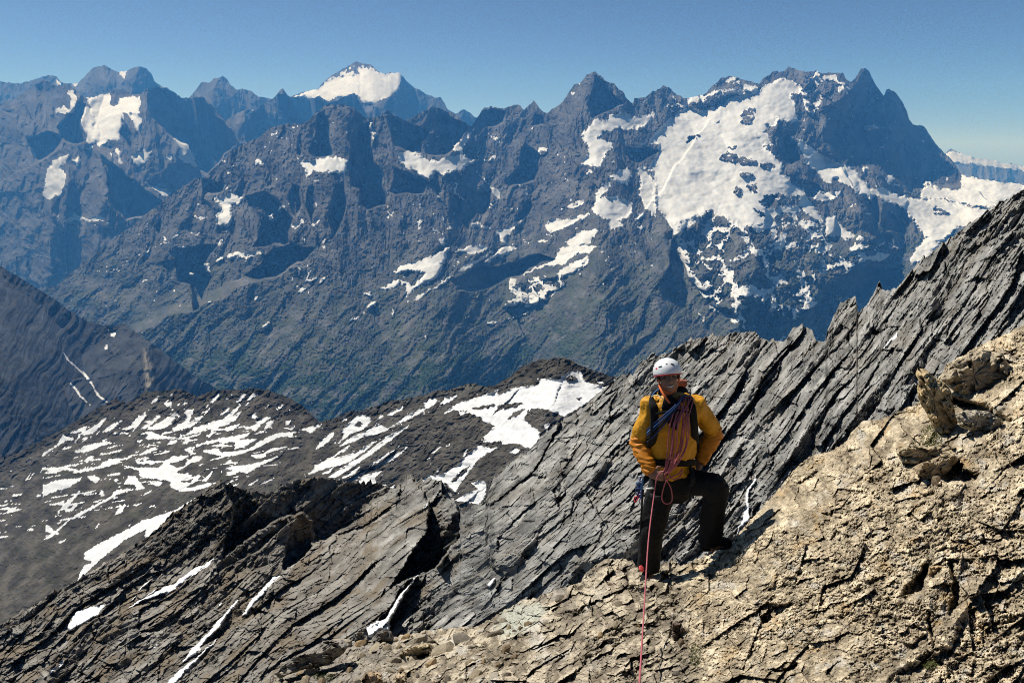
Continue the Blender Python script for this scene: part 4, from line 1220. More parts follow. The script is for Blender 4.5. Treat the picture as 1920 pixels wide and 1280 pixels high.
    finish_sheet('slate_slopes', U, V, lnZ, cols.astype(np.float32), snow, MAT_SLATE, MAT_SNOW_NEAR, parts=40, minpart=10, back=5, back_step=.02, smooth=False, grain=np.stack([a / 34, b / 9, 0 * a], -1))
build_slate()
# ------------------------------------------------------------------ the near ground and the conglomerate slab
MAT_TAN = rock_material('conglomerate', 30.0, 0.9, 0.014, 0.5, detail=10, speck=(70.0, 0.28))
near_crest = [(400, 1325), (440, 1300), (500, 1272), (525, 1262), (560, 1240), (610, 1215), (640, 1204), (690, 1200), (738, 1194), (760, 1190), (800, 1182), (850, 1177), (896, 1172), (920, 1160), (937, 1147), (968, 1132), (982, 1125), (1000, 1122), (1033, 1108),
    (1060, 1100), (1088, 1091), (1100, 1072), (1116, 1060), (1140, 1046), (1165, 1048), (1185, 1050), (1194, 1064), (1225, 1070), (1245, 1056), (1260, 1050), (1276, 1060), (1300, 1052), (1323, 1040), (1345, 1033), (1372, 1019), (1384, 1002), (1404, 978), (1438, 940), (1466, 912),
    (1480, 893), (1500, 868), (1517, 858), (1569, 841), (1587, 827), (1600, 806), (1618, 790), (1658, 783), (1705, 762), (1730, 750), (1748, 735), (1761, 705), (1775, 684), (1800, 670), (1830, 652), (1960, 590)]
near_depth = [(400, 1325, 6.6), (520, 1262, 8.2), (640, 1204, 9.4), (738, 1194, 8.8), (850, 1177, 8.4), (940, 1147, 8.0), (1033, 1108, 7.3), (1116, 1060, 6.6), (1185, 1052, 6.0), (1212, 1078, 5.39), (1262, 1052, 5.75), (1340, 1034, 5.32), (1404, 978, 5.4), (1480, 893, 5.6),
    (1587, 827, 5.7), (1700, 765, 5.8), (1800, 690, 6.4), (1960, 590, 6.6), (520, 1330, 5.4), (700, 1330, 4.6), (900, 1330, 3.7), (1100, 1330, 3.1), (1250, 1330, 2.75), (1290, 1200, 3.6), (1320, 1120, 4.35), (1400, 1330, 2.35), (1600, 1330, 2.05), (1800, 1330, 1.95), (1960, 1330, 1.9),
    (1550, 1100, 3.15), (1450, 1000, 4.3), (1700, 950, 3.7), (1850, 900, 3.6), (1960, 1000, 2.9), (1100, 1200, 4.6), (900, 1240, 5.1)]
near_base = tps(near_depth)
NEAR = {}
def build_near():
    U, V = grid_uv(near_crest, 1330.0, 400, 1950, 1.45, 1.45, jag=3.0, jscale=13, seed=601)
    lnZ = near_base(U.astype(np.float64), V.astype(np.float64)).astype(np.float32)
    w1, w2 = fbm(U / 60, V / 60, 4, .5, 621), fbm(U / 60, V / 60, 4, .5, 631)
    t1, t2 = fbm(U / 15, V / 15, 4, .6, 623), fbm(U / 15, V / 15, 4, .6, 625)
    ju, jv = U + 5 * w1 + 3 * t1, V + 5 * w2 + 3 * t2
    slab = sstep(1290, 1330, ju - .12 * (jv - 1280) + 10 * w2)              # 1 on the big slab, 0 on broken ground
    slab = slab * sstep(0, 1, (U > 1200).astype(np.float32))
    ang = math.radians(31)
    a, b = U * math.cos(ang) - V * math.sin(ang), U * math.sin(ang) + V * math.cos(ang) + 12 * fbm(U / 190, V / 190, 2, .4, 633)
    # broken ground: tilted layers with snapped edges, boulders half buried, grit
    ph = b / 42 + 1.5 * fbm(a / 120, b / 90, 3, .5, 641); fr = ph - np.floor(ph)
    layer = np.minimum(fr, (1 - fr) * 5) * np.clip(.5 + 1.1 * gn(a / 80 + 2.7 * np.floor(ph), np.floor(ph) * 3.3, 643), 0, 1.5)
    ph2 = b / 17 + 1.2 * fbm(a / 50, b / 40, 3, .5, 645); fr2 = ph2 - np.floor(ph2)
    layer2 = np.minimum(fr2, (1 - fr2) * 4) * np.clip(.5 + 1.0 * gn(a / 36 + 2.7 * np.floor(ph2), np.floor(ph2) * 3.3, 647), 0, 1.4)
    d1, d2, val = worley(a / 44 + .3 * t1, b / 26 + .3 * t2, 651)
    blocks = np.clip((d2 - d1) * 2.2, 0, 1) * (.3 + val)
    e1, e2, ev = worley(a / 17 + .3 * t2, b / 11 + .3 * t1, 653)
    small = np.clip((e2 - e1) * 2.0, 0, 1) * (.2 + ev)
    scree = sstep(1010, 900, U + 30 * w1) * .8 + sstep(.25, .7, fbm(U / 70, V / 45, 3, .5, 655)) * .5
    scree = np.clip(scree, 0, 1)
    ga, gb = a + .8 * t1, b + .8 * t2
    f1, e1_ = facet(ga / 74, gb / 40, 652, 1.5, .2); f2, e2_ = facet(ga / 30, gb / 17, 654, 1.7, .22); f3, e3_ = facet(ga / 12.5, gb / 8, 656, 1.6, .5); f4, e4_ = facet(U / 6, V / 5, 658, 1.6, .7)
    joint = 0
    broken = 26 * f1 + 13 * f2 + 5.5 * f3 + 2 * f4 - joint + 8 * layer + 5 * layer2 + 9 * blocks * (.2 + .8 * scree) + 6 * small * (.2 + scree) + 16 * fbm(U / 90, V / 60, 3, .5, 657)
    # slab: rough conglomerate with embedded pebbles and pock marks
    p1, p2, pv = worley(U / 21 + .25 * t1, V / 17 + .25 * t2, 661)
    q1, q2, qv = worley(U / 8.5 + .2 * t1, V / 7.5, 663)
    pebble = np.sqrt(np.clip(1 - (p1 / .52) ** 2, 0, 1)) * (pv > .62) * 7.5 + np.sqrt(np.clip(1 - (q1 / .55) ** 2, 0, 1)) * (qv - .40) * 6.5
    pit = np.clip(1 - p1 / .42, 0, 1) * (pv < .12) * 10
    scal = ridged(a / 80, b / 40, 3, .5, 665) * 8 + ridged(U / 17, V / 14, 4, .55, 667) * 3.2 + 12 * fbm(U / 120, V / 90, 3, .5, 669)
    h1, k1_ = facet(ga / 120, gb / 66, 672, 1.5, .15); h2, k2_ = facet(ga / 40, gb / 25, 674, 1.7, .18); h3, k3_ = facet((U + 1.5 * t2) / 15, (V + 1.5 * t1) / 11, 676, 1.8, .6)
    pock = 16 * np.clip(fbm(a / 15, b / 7.5, 4, .6, 679) - .42, 0, .6) + 9 * np.clip(fbm(U / 6.5, V / 5, 3, .6, 680) - .40, 0, .5)
    cv1, cv2, cval = worley(ga / 105 + .2 * w1, gb / 62 + .2 * w2, 682)
    coarse = np.clip(.30 + 1.15 * cval, .3, 1.3)                     # some faces broke clean, others are all pebbles
    rough_slab = coarse * (pebble - pit - pock + 4.5 * h3 + 1.8 * f4 + 3.2 * facet(U / 5.2, V / 4.6, 678)[0]) + .55 * scal + 2 * layer2 + 22 * h1 + 9 * h2
    # cracks, holes and undercut edges that can be picked out: (polyline with width, depth)
    cut = np.zeros(U.shape, np.float32)
    def crack(pts, depth):
        nonlocal cut
        cut = np.maximum(cut, depth * np.clip(ridge_prot(U + 3 * t1, V + 3 * t2, pts, 1.0, 1.0) / 4.0, 0, 1))
    crack(conv('l', [(1435, 890, 4), (1450, 980, 6), (1480, 1090, 8)]), 34)
    crack(conv('l', [(1560, 640, 6), (1590, 720, 8), (1590, 820, 9), (1560, 900, 7)]), 40)
    crack(conv('l', [(500, 890, 4), (560, 860, 8), (600, 880, 13), (550, 930, 11), (640, 870, 9), (690, 850, 4)]), 60)
    crack(conv('l', [(570, 1210, 3), (640, 1210, 5), (710, 1185, 5)]), 26)
    crack(conv('l', [(905, 500, 3), (945, 465, 7), (920, 490, 6)]), 22); crack(conv('l', [(860, 355, 3), (900, 370, 6), (930, 350, 3)]), 22)
    crack(conv('l', [(710, 200, 3), (770, 180, 6), (830, 130, 4)]), 22); crack(conv('l', [(1390, 275, 3), (1460, 245, 5)]), 16)
    crack(conv('l', [(40, 830, 2), (60, 930, 4)]), 20); crack(conv('l', [(40, 950, 4), (40, 1030, 6), (100, 1040, 4)]), 26)
    # the open hollow beside the orange block, and the dark hole behind the pointed boulder
    hollow = sstep(5, -9, in_polys(ju, jv, [conv('l', [(1275, 815), (1330, 740), (1420, 640), (1440, 640), (1425, 760), (1370, 800), (1310, 830)])])) * 70
    hollow = np.maximum(hollow, sstep(4, -8, in_polys(ju, jv, [[(1772, 735), (1800, 745), (1850, 760), (1900, 790), (1790, 797), (1780, 770)]])) * 120)
    hollow = np.maximum(hollow, sstep(4, -8, in_polys(ju, jv, [conv('l', [(1440, 150), (1500, 130), (1540, 60), (1590, 60), (1640, 110), (1720, 130), (1700, 180), (1580, 190), (1560, 210), (1500, 170)])])) * 80)
    # ledges on the broken ground that throw dark shade
    led = np.zeros(U.shape, np.float32)
    for pts, s1, s2 in [(conv('k', [(1190, 860, 36), (1080, 900, 30), (1010, 990, 34), (900, 1010, 26), (840, 1030, 10)]), .25, 2.6), (conv('k', [(1310, 745, 24), (1220, 790, 24), (1170, 800, 10)]), .3, 2.4),
                        (conv('k', [(1280, 1090, 20), (1200, 1150, 26), (1180, 1190, 10)]), .3, 2.4), (conv('k', [(1010, 1130, 16), (1000, 1200, 24), (1020, 1260, 20)]), .3, 2.2),
                        (conv('k', [(820, 1060, 20), (800, 1120, 24), (740, 1150, 14)]), .3, 2.2), (conv('k', [(1130, 1070, 10), (1060, 1140, 18), (1020, 1200, 18)]), .3, 2.4),
                        (conv('k', [(1300, 620, 20), (1350, 600, 30), (1490, 640, 30)]), 1.0, .25), (conv('k', [(1500, 1110, 10), (1500, 1160, 14)]), .3, 2.0),
                        (conv('l', [(200, 680, 10), (160, 760, 30), (130, 900, 40), (120, 1060, 50), (180, 1250, 60)]), 1.6, .10),
                        (conv('l', [(1210, 790, 16), (1160, 830, 26), (1090, 900, 36), (1040, 960, 44), (960, 990, 36), (900, 1020, 20), (860, 1060, 6)]), .13, 2.8),
                        (conv('l', [(1640, 880, 50), (1600, 940, 60), (1540, 1060, 64), (1470, 1098, 66), (1390, 1132, 64), (1290, 1182, 58), (1180, 1290, 50)]), .12, 3.0),
                        (conv('l', [(1760, 600, 44), (1600, 600, 48), (1500, 604, 44), (1400, 612, 34), (1290, 602, 16)]), .14, 3.0),
                        (conv('l', [(690, 850, 10), (600, 862, 34), (540, 880, 34), (490, 892, 10)]), .15, 2.6),
                        (conv('l', [(1580, 180, 40), (1600, 300, 50), (1590, 420, 50), (1640, 560, 40)]), .12, 1.6)]:
        led = np.maximum(led, ridge_prot(ju, jv, pts, s1, s2))
    k_slab = slab[...]
    g = -(broken * (1 - k_slab) + rough_slab * k_slab) - led + cut + hollow - 1.8 * fbm(U / 4.2, V / 4.2, 3, .65, 671)
    lnZ = lnZ + g / F
    k = np.clip(.5 + .8 * fbm(U / 45, V / 38, 5, .6, 681), 0, 1)
    c_slab = blend((0.33, 0.265, 0.18), (0.55, 0.455, 0.315), k)
    c_slab = c_slab * (1 + .22 * (qv - .5)[..., None]) * (1 + .3 * ((pv - .5) * (p1 < .5))[..., None])
    c_slab = c_slab * (1 + .3 * np.clip(h2, -.8, .8) + .35 * np.clip(fbm(U / 11, V / 9, 4, .65, 684), -1, 1))[..., None]
    c_slab = c_slab * (.86 + .3 * cval)[..., None]
    och = sstep(.35, .9, fbm(U / 60, V / 50, 4, .55, 683)) * .55
    c_slab = c_slab * (1 - och[..., None]) + och[..., None] * np.array((.42, .28, .13), np.float32)
    pal = sstep(.3, .9, fbm(U / 38, V / 30, 5, .6, 685)) * .5
    c_slab = c_slab * (1 - pal[..., None]) + pal[..., None] * np.array((.55, .52, .46), np.float32)
    c_br = blend((0.20, 0.165, 0.12), (0.53, 0.45, 0.33), np.clip(k * .7 + .35 * (val - .3) + .5 * f2 + .35 * f3, 0, 1))
    white = sstep(.25, .75, fbm(a / 70, b / 24, 4, .6, 687)) * .55 * sstep(1200, 1000, U)
    c_br = c_br * (1 - white[..., None]) + white[..., None] * np.array((.56, .53, .47), np.float32)
    grit = sstep(.1, .6, fbm(a / 60, b / 30, 4, .55, 689)) * sstep(980, 1060, U) * .55
    c_br = c_br * (1 - grit[..., None]) + grit[..., None] * np.array((.15, .125, .10), np.float32)
    lich = sstep(8, -12, in_polys(ju, jv, [conv('k', [(740, 1000), (760, 900), (850, 850), (980, 840), (1030, 880), (980, 950), (860, 1020), (780, 1050)])])) * .75
    c_br = c_br * (1 - lich[..., None]) + lich[..., None] * np.array((.47, .48, .40), np.float32)
    grey = sstep(800, 640, U + 40 * w2) * .75
    c_br = c_br * (1 - grey[..., None]) + grey[..., None] * np.array((.22, .2, .175), np.float32)
    cols = c_br * (1 - slab[..., None]) + c_slab * slab[..., None]
    NEAR['U'], NEAR['V'], NEAR['Z'] = U, V, np.exp(lnZ)
    return finish_sheet('rocky_ground', U, V, lnZ, cols.astype(np.float32), np.zeros(U.shape, bool), MAT_TAN, MAT_SNOW_NEAR, back=5, back_step=.03, smooth=False)
ground = build_near()

def near_Z(u, v):
    """Depth of the near ground under pixel (u, v)."""
    U, V, Z = NEAR['U'], NEAR['V'], NEAR['Z']
    j = int(np.clip(round((u - U[0, 0]) / (U[0, 1] - U[0, 0])), 0, U.shape[1] - 1))
    i = int(np.argmin(np.abs(V[:, j] - v)))
    return float(Z[i, j])
# ------------------------------------------------------------------ loose rock on the near ground
def rock_mesh(name, seed, sub=2, cuts=9, tint=(.4, .34, .26), var=.15, rough=.05):
    """An angular stone: a sphere sliced by random planes, then chipped."""
    r = random.Random(seed)
    bm = bmesh.new(); bmesh.ops.create_icosphere(bm, subdivisions=sub, radius=1.0)
    planes = [(Vector((r.gauss(0, 1), r.gauss(0, 1), r.gauss(0, 1))).normalized(), r.uniform(.32, .66)) for _ in range(cuts)]
    for v in bm.verts:
        for n, d in planes:
            e = v.co.dot(n) - d
            if e > 0:
                v.co -= n * e * .96
        v.co += v.co.normalized() * rough * mnoise.fractal(v.co * 3.1 + Vector((seed, 0, 0)), .9, 2.1, 4)
    me = bpy.data.meshes.new(name); bm.to_mesh(me); bm.free()
    at = me.attributes.new('tint', 'FLOAT_COLOR', 'POINT')
    for i, v in enumerate(me.vertices):
        k = 1 + var * mnoise.noise(v.co * 2.3 + Vector((0, seed, 0)))
        at.data[i].color = (tint[0] * k, tint[1] * k, tint[2] * k * .98, 1)
    for p in me.polygons:
        p.use_smooth = False
    return me

TINTS = [(.48, .39, .27), (.37, .30, .21), (.27, .23, .18), (.52, .44, .32), (.42, .30, .17), (.24, .21, .17), (.56, .50, .40), (.34, .28, .2), (.31, .23, .15), (.45, .39, .3)]
stone_meshes = []
for q in range(20):
    sm = rock_mesh('stone', 40 + q, 1 if q < 10 else 2, 8 if q < 10 else 11, TINTS[q % 10], .18, .07)
    sm.materials.append(MAT_TAN); stone_meshes.append(sm)

def put_stone(u, v, wpx, hpx, dpx=None, mesh=None, sink=.25, tilt=25, parent=None, rot=None):
    Z = near_Z(u, v)
    s = Z / F
    o = bpy.data.objects.new('stone', mesh or RNG.choice(stone_meshes))
    COL.objects.link(o)
    w, h = wpx * s * .62, hpx * s * .72
    d = (dpx * s * .62) if dpx else .5 * (w + h)
    o.scale = (w, d, h)
    c = pix(u, v, Z - d * (.26 - sink * .5))
    o.location = c.tolist()
    # layered rock leans up to the right like the beds under it
    o.rotation_euler = rot or (math.radians(RNG.uniform(-tilt, tilt)), math.radians(-24 + RNG.uniform(-tilt, tilt)), math.radians(RNG.uniform(-40, 40)))
    o.parent = parent
    return o

def in_ground(u, v):
    return v > np.interp(u, [p[0] for p in near_crest], [p[1] for p in near_crest]) + 3

placed = []
def scatter(n, box, wr, flat, gap, keep):
    tries = 0; k = 0
    while k < n and tries < n * 40:
        tries += 1
        u, v = RNG.uniform(box[0], box[2]), RNG.uniform(box[1], box[3])
        if not in_ground(u, v) or not keep(u, v):
            continue
        w = RNG.uniform(*wr) ** 1.0 * RNG.choice((.6, .8, 1, 1))
        if any((u - a) ** 2 + (v - b) ** 2 < ((w + c) * gap) ** 2 for a, b, c in placed):
            continue
        placed.append((u, v, w)); k += 1
        put_stone(u, v, w, w * RNG.uniform(*flat), parent=ground, sink=.9 if u > 1600 else .05, mesh=RNG.choice(stone_meshes[10:] if w > 17 else stone_meshes))
left_scree = lambda u, v: u < 940 - (v - 1180) * .3 + 60 * RNG.random()
scatter(34, (520, 1170, 980, 1290), (28, 58), (.4, .62), .38, left_scree)
scatter(95, (500, 1165, 1010, 1285), (13, 27), (.45, .75), .36, left_scree)
scatter(84, (480, 1165, 1010, 1285), (6, 11), (.5, .8), .38, left_scree)
on_path = lambda u, v: (u < 1290 and v > 1085) and RNG.random() < (.9 if (1080 < u < 1290) else .35)
scatter(26, (960, 1080, 1300, 1290), (12, 26), (.45, .65), .5, on_path)
scatter(42, (950, 1075, 1300, 1290), (5, 10), (.5, .8), .42, on_path)

by_hollow = lambda u, v: (u - .25 * (v - 780)) > 1700
scatter(16, (1690, 690, 1870, 930), (14, 34), (.5, .8), .40, by_hollow)
# boulders one can single out
MAT_BOULDER = rock_material('boulder_rock', 30.0, 0.8, 0.02, 0.4, detail=9, speck=(60.0, 0.2))
def boulder(label, outline, Z, thick, tint, seed, amp=3.2, lean=0.0, bulge=.5):
    """A boulder with a traced outline: a rounded, faceted body of real thickness set at its own distance."""
    us = [p[0] for p in outline]; vs = [p[1] for p in outline]
    cu, cv = sum(us) / len(us), sum(vs) / len(vs)
    n = 72
    per = np.array(outline + [outline[0]], float)
    seg = np.hypot(*np.diff(per, axis=0).T); cum = np.concatenate([[0], np.cumsum(seg)])
    t = np.linspace(0, cum[-1], n, endpoint=False)
    ou, ov = np.interp(t, cum, per[:, 0]), np.interp(t, cum, per[:, 1])
    ou = ou + 1.3 * gn(t / 9, t * 0 + seed, seed); ov = ov + 1.3 * gn(t / 9, t * 0 + seed + 5, seed + 1)
    s = Z / F
    verts, tv = [], []
    levels = 26
    for i in range(levels + 1):
        ph = -math.pi / 2 + math.pi * i / levels         # back pole to front pole
        k = math.cos(ph) ** .55 if 0 < i < levels else 0.001
        uu, vv = cu + (ou - cu) * k, cv + (ov - cv) * k
        dep = np.full(n, math.sin(ph)) * thick * (1.0 if ph > 0 else .8)
        dep = np.sign(dep) * np.abs(dep)
        rel = (3.0 * fbm(uu / 22, vv / 17, 4, .55, seed + 7) + 2.0 * ridged(uu / 30, vv / 24, 4, .5, seed + 9) + 5.5 * facet(uu / 19, vv / 15, seed + 11, 1.8, .5)[0] + 1.6 * facet(uu / 7, vv / 6, seed + 12, 1.8, .5)[0]) * amp * s * max(0.15, k) if ph > -.3 else 0
        zz = Z - dep - rel + lean * (cv - vv) * s
        verts.append(pix(uu, vv, zz)); tv.append(fbm(uu / 14, vv / 14, 4, .6, seed + 3))
    P = np.array(verts).reshape(-1, 3); tv = np.array(tv).ravel()
    f = []
    for i in range(levels):
        for j in range(n):
            a0, a1 = i * n + j, i * n + (j + 1) % n
            f.append((a0, a1, a1 + n, a0 + n))
    cols = np.array(tint)[None, :] * (1 + .35 * tv[:, None])
    me = mesh_from('boulder', P, np.array(f), cols.astype(np.float32), False)
    return add('boulder', me, MAT_BOULDER, None, label=label, category='boulder')

boulder('pointed ochre boulder jutting up at the top of the tan slab', [(1721, 688), (1738, 694), (1754, 708), (1771, 718), (1783, 730), (1788, 760), (1796, 794), (1790, 815), (1768, 818), (1750, 800), (1740, 780), (1728, 760), (1722, 748), (1719, 730), (1723, 715), (1716, 702)],
        near_Z(1760, 800) * .985, .15, (.45, .34, .19), 3)
boulder('rounded tan outcrop block just behind the pointed ochre boulder', [(1764, 712), (1780, 684), (1805, 668), (1840, 655), (1880, 662), (1900, 700), (1880, 742), (1830, 750), (1800, 742), (1782, 728)], near_Z(1830, 720) * 1.0, .22, (.40, .33, .23), 23)
boulder('flat grey-tan block under the outcrop at the hollow', [(1790, 776), (1812, 768), (1850, 770), (1880, 786), (1870, 806), (1830, 812), (1800, 800)], near_Z(1835, 800) * .985, .12, (.40, .35, .27), 25)
boulder('broad tan block leaning below the moss cushion', [(1680, 846), (1705, 832), (1740, 838), (1770, 830), (1800, 842), (1790, 856), (1745, 864), (1712, 872), (1690, 866)], near_Z(1735, 852) * .99, .13, (.43, .35, .23), 27)
boulder('overhanging tan boulder above the dark hollow at the slab edge', [(1712, 875), (1725, 868), (1745, 862), (1770, 850), (1790, 852), (1797, 862), (1786, 876), (1772, 890), (1760, 902), (1745, 906), (1730, 894), (1718, 888)], near_Z(1745, 890) * .99, .12, (.36, .28, .18), 5)
boulder('orange block wedged in the crack of the tan slab', [(1742, 1062), (1760, 1059), (1777, 1062), (1786, 1082), (1790, 1108), (1778, 1128), (1762, 1142), (1748, 1136), (1728, 1128), (1716, 1118), (1735, 1108), (1738, 1085)], 2.86, .09, (.52, .37, .21), 7)
boulder('long tan slab of stone with a dark underside in the scree', [(748, 1226), (756, 1216), (775, 1210), (800, 1205), (811, 1208), (811, 1222), (795, 1226), (778, 1234), (764, 1244), (752, 1240)], 6.9, .16, (.42, .34, .22), 9)
boulder('dark rounded boulder at the foot of the snow gully', [(697, 1196), (708, 1184), (722, 1178), (735, 1184), (740, 1198), (734, 1210), (714, 1212), (700, 1208)], 8.6, .2, (.16, .145, .125), 11)
boulder('large grey broken boulder above the shadowed gap on the scree', [(514, 1262), (528, 1246), (552, 1230), (580, 1216), (610, 1200), (640, 1198), (656, 1206), (646, 1222), (626, 1238), (600, 1250), (572, 1254), (545, 1262), (525, 1272)], 7.4, .22, (.25, .225, .19), 13, 3)
boulder('grey stone beside the snow tongue with a pale lit top', [(664, 1200), (672, 1180), (684, 1174), (690, 1186), (690, 1200), (680, 1206)], 9.0, .16, (.2, .185, .16), 15)
boulder('brown cube of rock at the bottom edge of the scree', [(676, 1280), (682, 1262), (700, 1257), (716, 1262), (718, 1280), (704, 1296), (684, 1296)], 5.3, .1, (.38, .28, .18), 17)
boulder('upright tan block standing in the lower scree', [(738, 1290), (740, 1268), (750, 1256), (762, 1260), (764, 1282), (758, 1300), (744, 1300)], 4.9, .08, (.42, .33, .22), 19)
boulder('dark square block beside the rope on the path', [(1260, 1166), (1276, 1166), (1284, 1180), (1282, 1198), (1268, 1204), (1260, 1194)], 3.72, .05, (.2, .15, .12), 21)

# cushions of moss and grass between the rocks
def tuft_material():
    m, nt, b = material('moss_green')
    g = N(nt, 'ShaderNodeTexNoise'); g.inputs['Scale'].default_value = 40
    r = N(nt, 'ShaderNodeValToRGB')
    r.color_ramp.elements[0].color = (.035, .055, .01, 1); r.color_ramp.elements[1].color = (.13, .13, .035, 1)
    nt.links.new(g.outputs[0], r.inputs[0]); nt.links.new(r.outputs[0], b.inputs['Base Color'])
    b.inputs['Roughness'].default_value = .9
    return m
MAT_MOSS = tuft_material()
def tuft(label, u, v, wpx, hpx, seed, n=420):
    r = random.Random(seed); Z = near_Z(u, v); s = Z / F
    vs, fs = [], []
    for i in range(n):
        a, q = r.uniform(0, 6.283), math.sqrt(r.random())
        uu, vv = u + math.cos(a) * q * wpx / 2, v + math.sin(a) * q * hpx / 2
        p = Vector(pix(uu, vv, near_Z(uu, vv) * .999 - .02 * (1 - q * q)).tolist())
        L = s * r.uniform(3, 7); d = Vector((r.gauss(0, .6), r.gauss(-.5, .5), r.uniform(.5, 1))).normalized() * L
        w = Vector((r.gauss(0, 1), r.gauss(0, 1), 0)).normalized() * s * .7
        k = len(vs); vs += [p - w, p + w, p + d * .6 + w * .7, p + d]; fs.append((k, k + 1, k + 2, k + 3))
    me = mesh_from('moss', np.array([tuple(q) for q in vs]), np.array(fs), None, False)
    add('moss_cushion', me, MAT_MOSS, None, label=label, category='moss', group='moss cushions among the rocks', kind='stuff')
tuft('green moss cushion below the pointed ochre boulder', 1746, 818, 46, 46, 1, 700)
tuft('dark moss patch at the lower left edge of the tan slab', 1303, 1228, 22, 44, 2)
tuft('grassy moss cushion in the scree at the bottom edge', 608, 1268, 42, 18, 3)
tuft('small moss patch in the lower crack of the tan slab', 1742, 1246, 32, 16, 4)
# ------------------------------------------------------------------ the climber
def plain(name, color, rough=.8, noise=0.0, scale=60, spec=.3, sheen=0):
    m, nt, b = material(name)
    if noise:
        tc = N(nt, 'ShaderNodeTexCoord'); n1 = N(nt, 'ShaderNodeTexNoise'); n1.inputs['Scale'].default_value = scale; n1.inputs['Detail'].default_value = 5
        nt.links.new(tc.outputs['Object'], n1.inputs['Vector'])
        r = N(nt, 'ShaderNodeValToRGB')
        r.color_ramp.elements[0].position = .3; r.color_ramp.elements[0].color = tuple(c * (1 - noise) for c in color) + (1,)
        r.color_ramp.elements[1].position = .7; r.color_ramp.elements[1].color = tuple(min(1, c * (1 + noise)) for c in color) + (1,)
        nt.links.new(n1.outputs[0], r.inputs[0]); nt.links.new(r.outputs[0], b.inputs['Base Color'])
    else:
        b.inputs['Base Color'].default_value = tuple(color) + (1,)
    b.inputs['Roughness'].default_value = rough
    b.inputs['Specular IOR Level'].default_value = spec
    return m
M_YELLOW = plain('yellow_shell_fabric', (.47, .215, .006), .62, .07, 30)
M_ORANGE = plain('orange_shell_fabric', (.42, .145, .004), .62, .08, 30)
M_BLACK = plain('black_fabric', (.006, .006, .0065), .85, .25, 40, .2)
M_DARK = plain('charcoal_fabric', (.011, .011, .012), .8, .2, 40, .2)
M_SKIN = plain('tanned_skin', (.20, .10, .062), .55, .12, 45, .35)
M_HAIR = plain('dark_stubble', (.03, .02, .015), .9)
M_WHITE = plain('white_helmet_shell', (.62, .62, .605), .35, 0, 1, .5)
M_RED = plain('red_trim', (.40, .02, .035), .6)
M_ROPE = plain('pink_rope', (.32, .095, .11), .85, .35, 220, .1)
M_BLUE = plain('blue_cord', (.012, .03, .11), .7, .2, 150)
M_SKY = plain('light_blue_cord', (.06, .17, .38), .7)
M_METAL = plain('grey_metal', (.45, .45, .46), .35, 0, 1, .6)
M_CORAL = plain('coral_boot_panel', (.75, .09, .09), .7)
M_STRAP = plain('orange_strap', (.62, .13, .03), .75)
M_CREAM = plain('cream_piping', (.62, .55, .35), .8)

foot_l = near_Z(1212, 1080)
_b = (CY - 1080) / F
Y0 = foot_l * (math.cos(PITCH) - _b * math.sin(PITCH)) - .02
def W(u, v, dy=0.0):
    return pix_y(u, v, Y0 + dy)
PXM = Y0 / math.cos(math.radians(24)) / F * .985      # metres per pixel at the torso

def loft_into(V_, F_, pts, rx, ry, n=20, side=None):
    """Closed tube through pts with elliptical rings (rx across, ry in depth)."""
    pts = [Vector(p) for p in pts]; base = len(V_)
    side = side or Vector((1, 0, 0))
    for i, p in enumerate(pts):
        t = (pts[min(i + 1, len(pts) - 1)] - pts[max(i - 1, 0)]).normalized()
        r = side - t * side.dot(t)
        r = r.normalized() if r.length > .15 else Vector((0, 0, 1)).cross(t).normalized()
        d = t.cross(r).normalized()
        for j in range(n):
            a = 2 * math.pi * j / n
            V_.append(p + r * math.cos(a) * rx[i] + d * math.sin(a) * ry[i])
    for i in range(len(pts) - 1):
        for j in range(n):
            F_.append((base + i * n + j, base + i * n + (j + 1) % n, base + (i + 1) * n + (j + 1) % n, base + (i + 1) * n + j))
    F_.append(tuple(base + j for j in reversed(range(n))))
    F_.append(tuple(base + (len(pts) - 1) * n + j for j in range(n)))

def ball_into(V_, F_, c, r, rot=None, n=16, m=10):
    base = len(V_); c = Vector(c); rot = rot or Matrix.Identity(3)
    for i in range(m + 1):
        ph = math.pi * i / m
        for j in range(n):
            a = 2 * math.pi * j / n
            V_.append(c + rot @ Vector((r[0] * math.sin(ph) * math.cos(a), r[1] * math.sin(ph) * math.sin(a), r[2] * math.cos(ph))))
    for i in range(m):
        for j in range(n):
            F_.append((base + i * n + j, base + i * n + (j + 1) % n, base + (i + 1) * n + (j + 1) % n, base + (i + 1) * n + j))

def raw_mesh(name, V_, F_, smooth=True):
    me = bpy.data.meshes.new(name); me.from_pydata([tuple(v) for v in V_], [], F_); me.update()
    for p in me.polygons:
        p.use_smooth = smooth
    return me

def fused(name, V_, F_, voxel, smooth_it=4):
    """Grow the overlapping volumes into one continuous skin."""
    me = raw_mesh(name, V_, F_)
    bm = bmesh.new(); bm.from_mesh(me); bmesh.ops.recalc_face_normals(bm, faces=bm.faces); bm.to_mesh(me); bm.free()
    o = bpy.data.objects.new(name, me); COL.objects.link(o)
    r = o.modifiers.new('remesh', 'REMESH'); r.mode = 'VOXEL'; r.voxel_size = voxel; r.use_smooth_shade = True
    s = o.modifiers.new('smooth', 'SMOOTH'); s.iterations = smooth_it; s.factor = .5
    bpy.context.view_layer.update()
    out = bpy.data.meshes.new_from_object(o.evaluated_get(bpy.context.evaluated_depsgraph_get()))
    bpy.data.objects.remove(o); bpy.data.meshes.remove(me)
    out.name = name
    for p in out.polygons:
        p.use_smooth = True
    return out

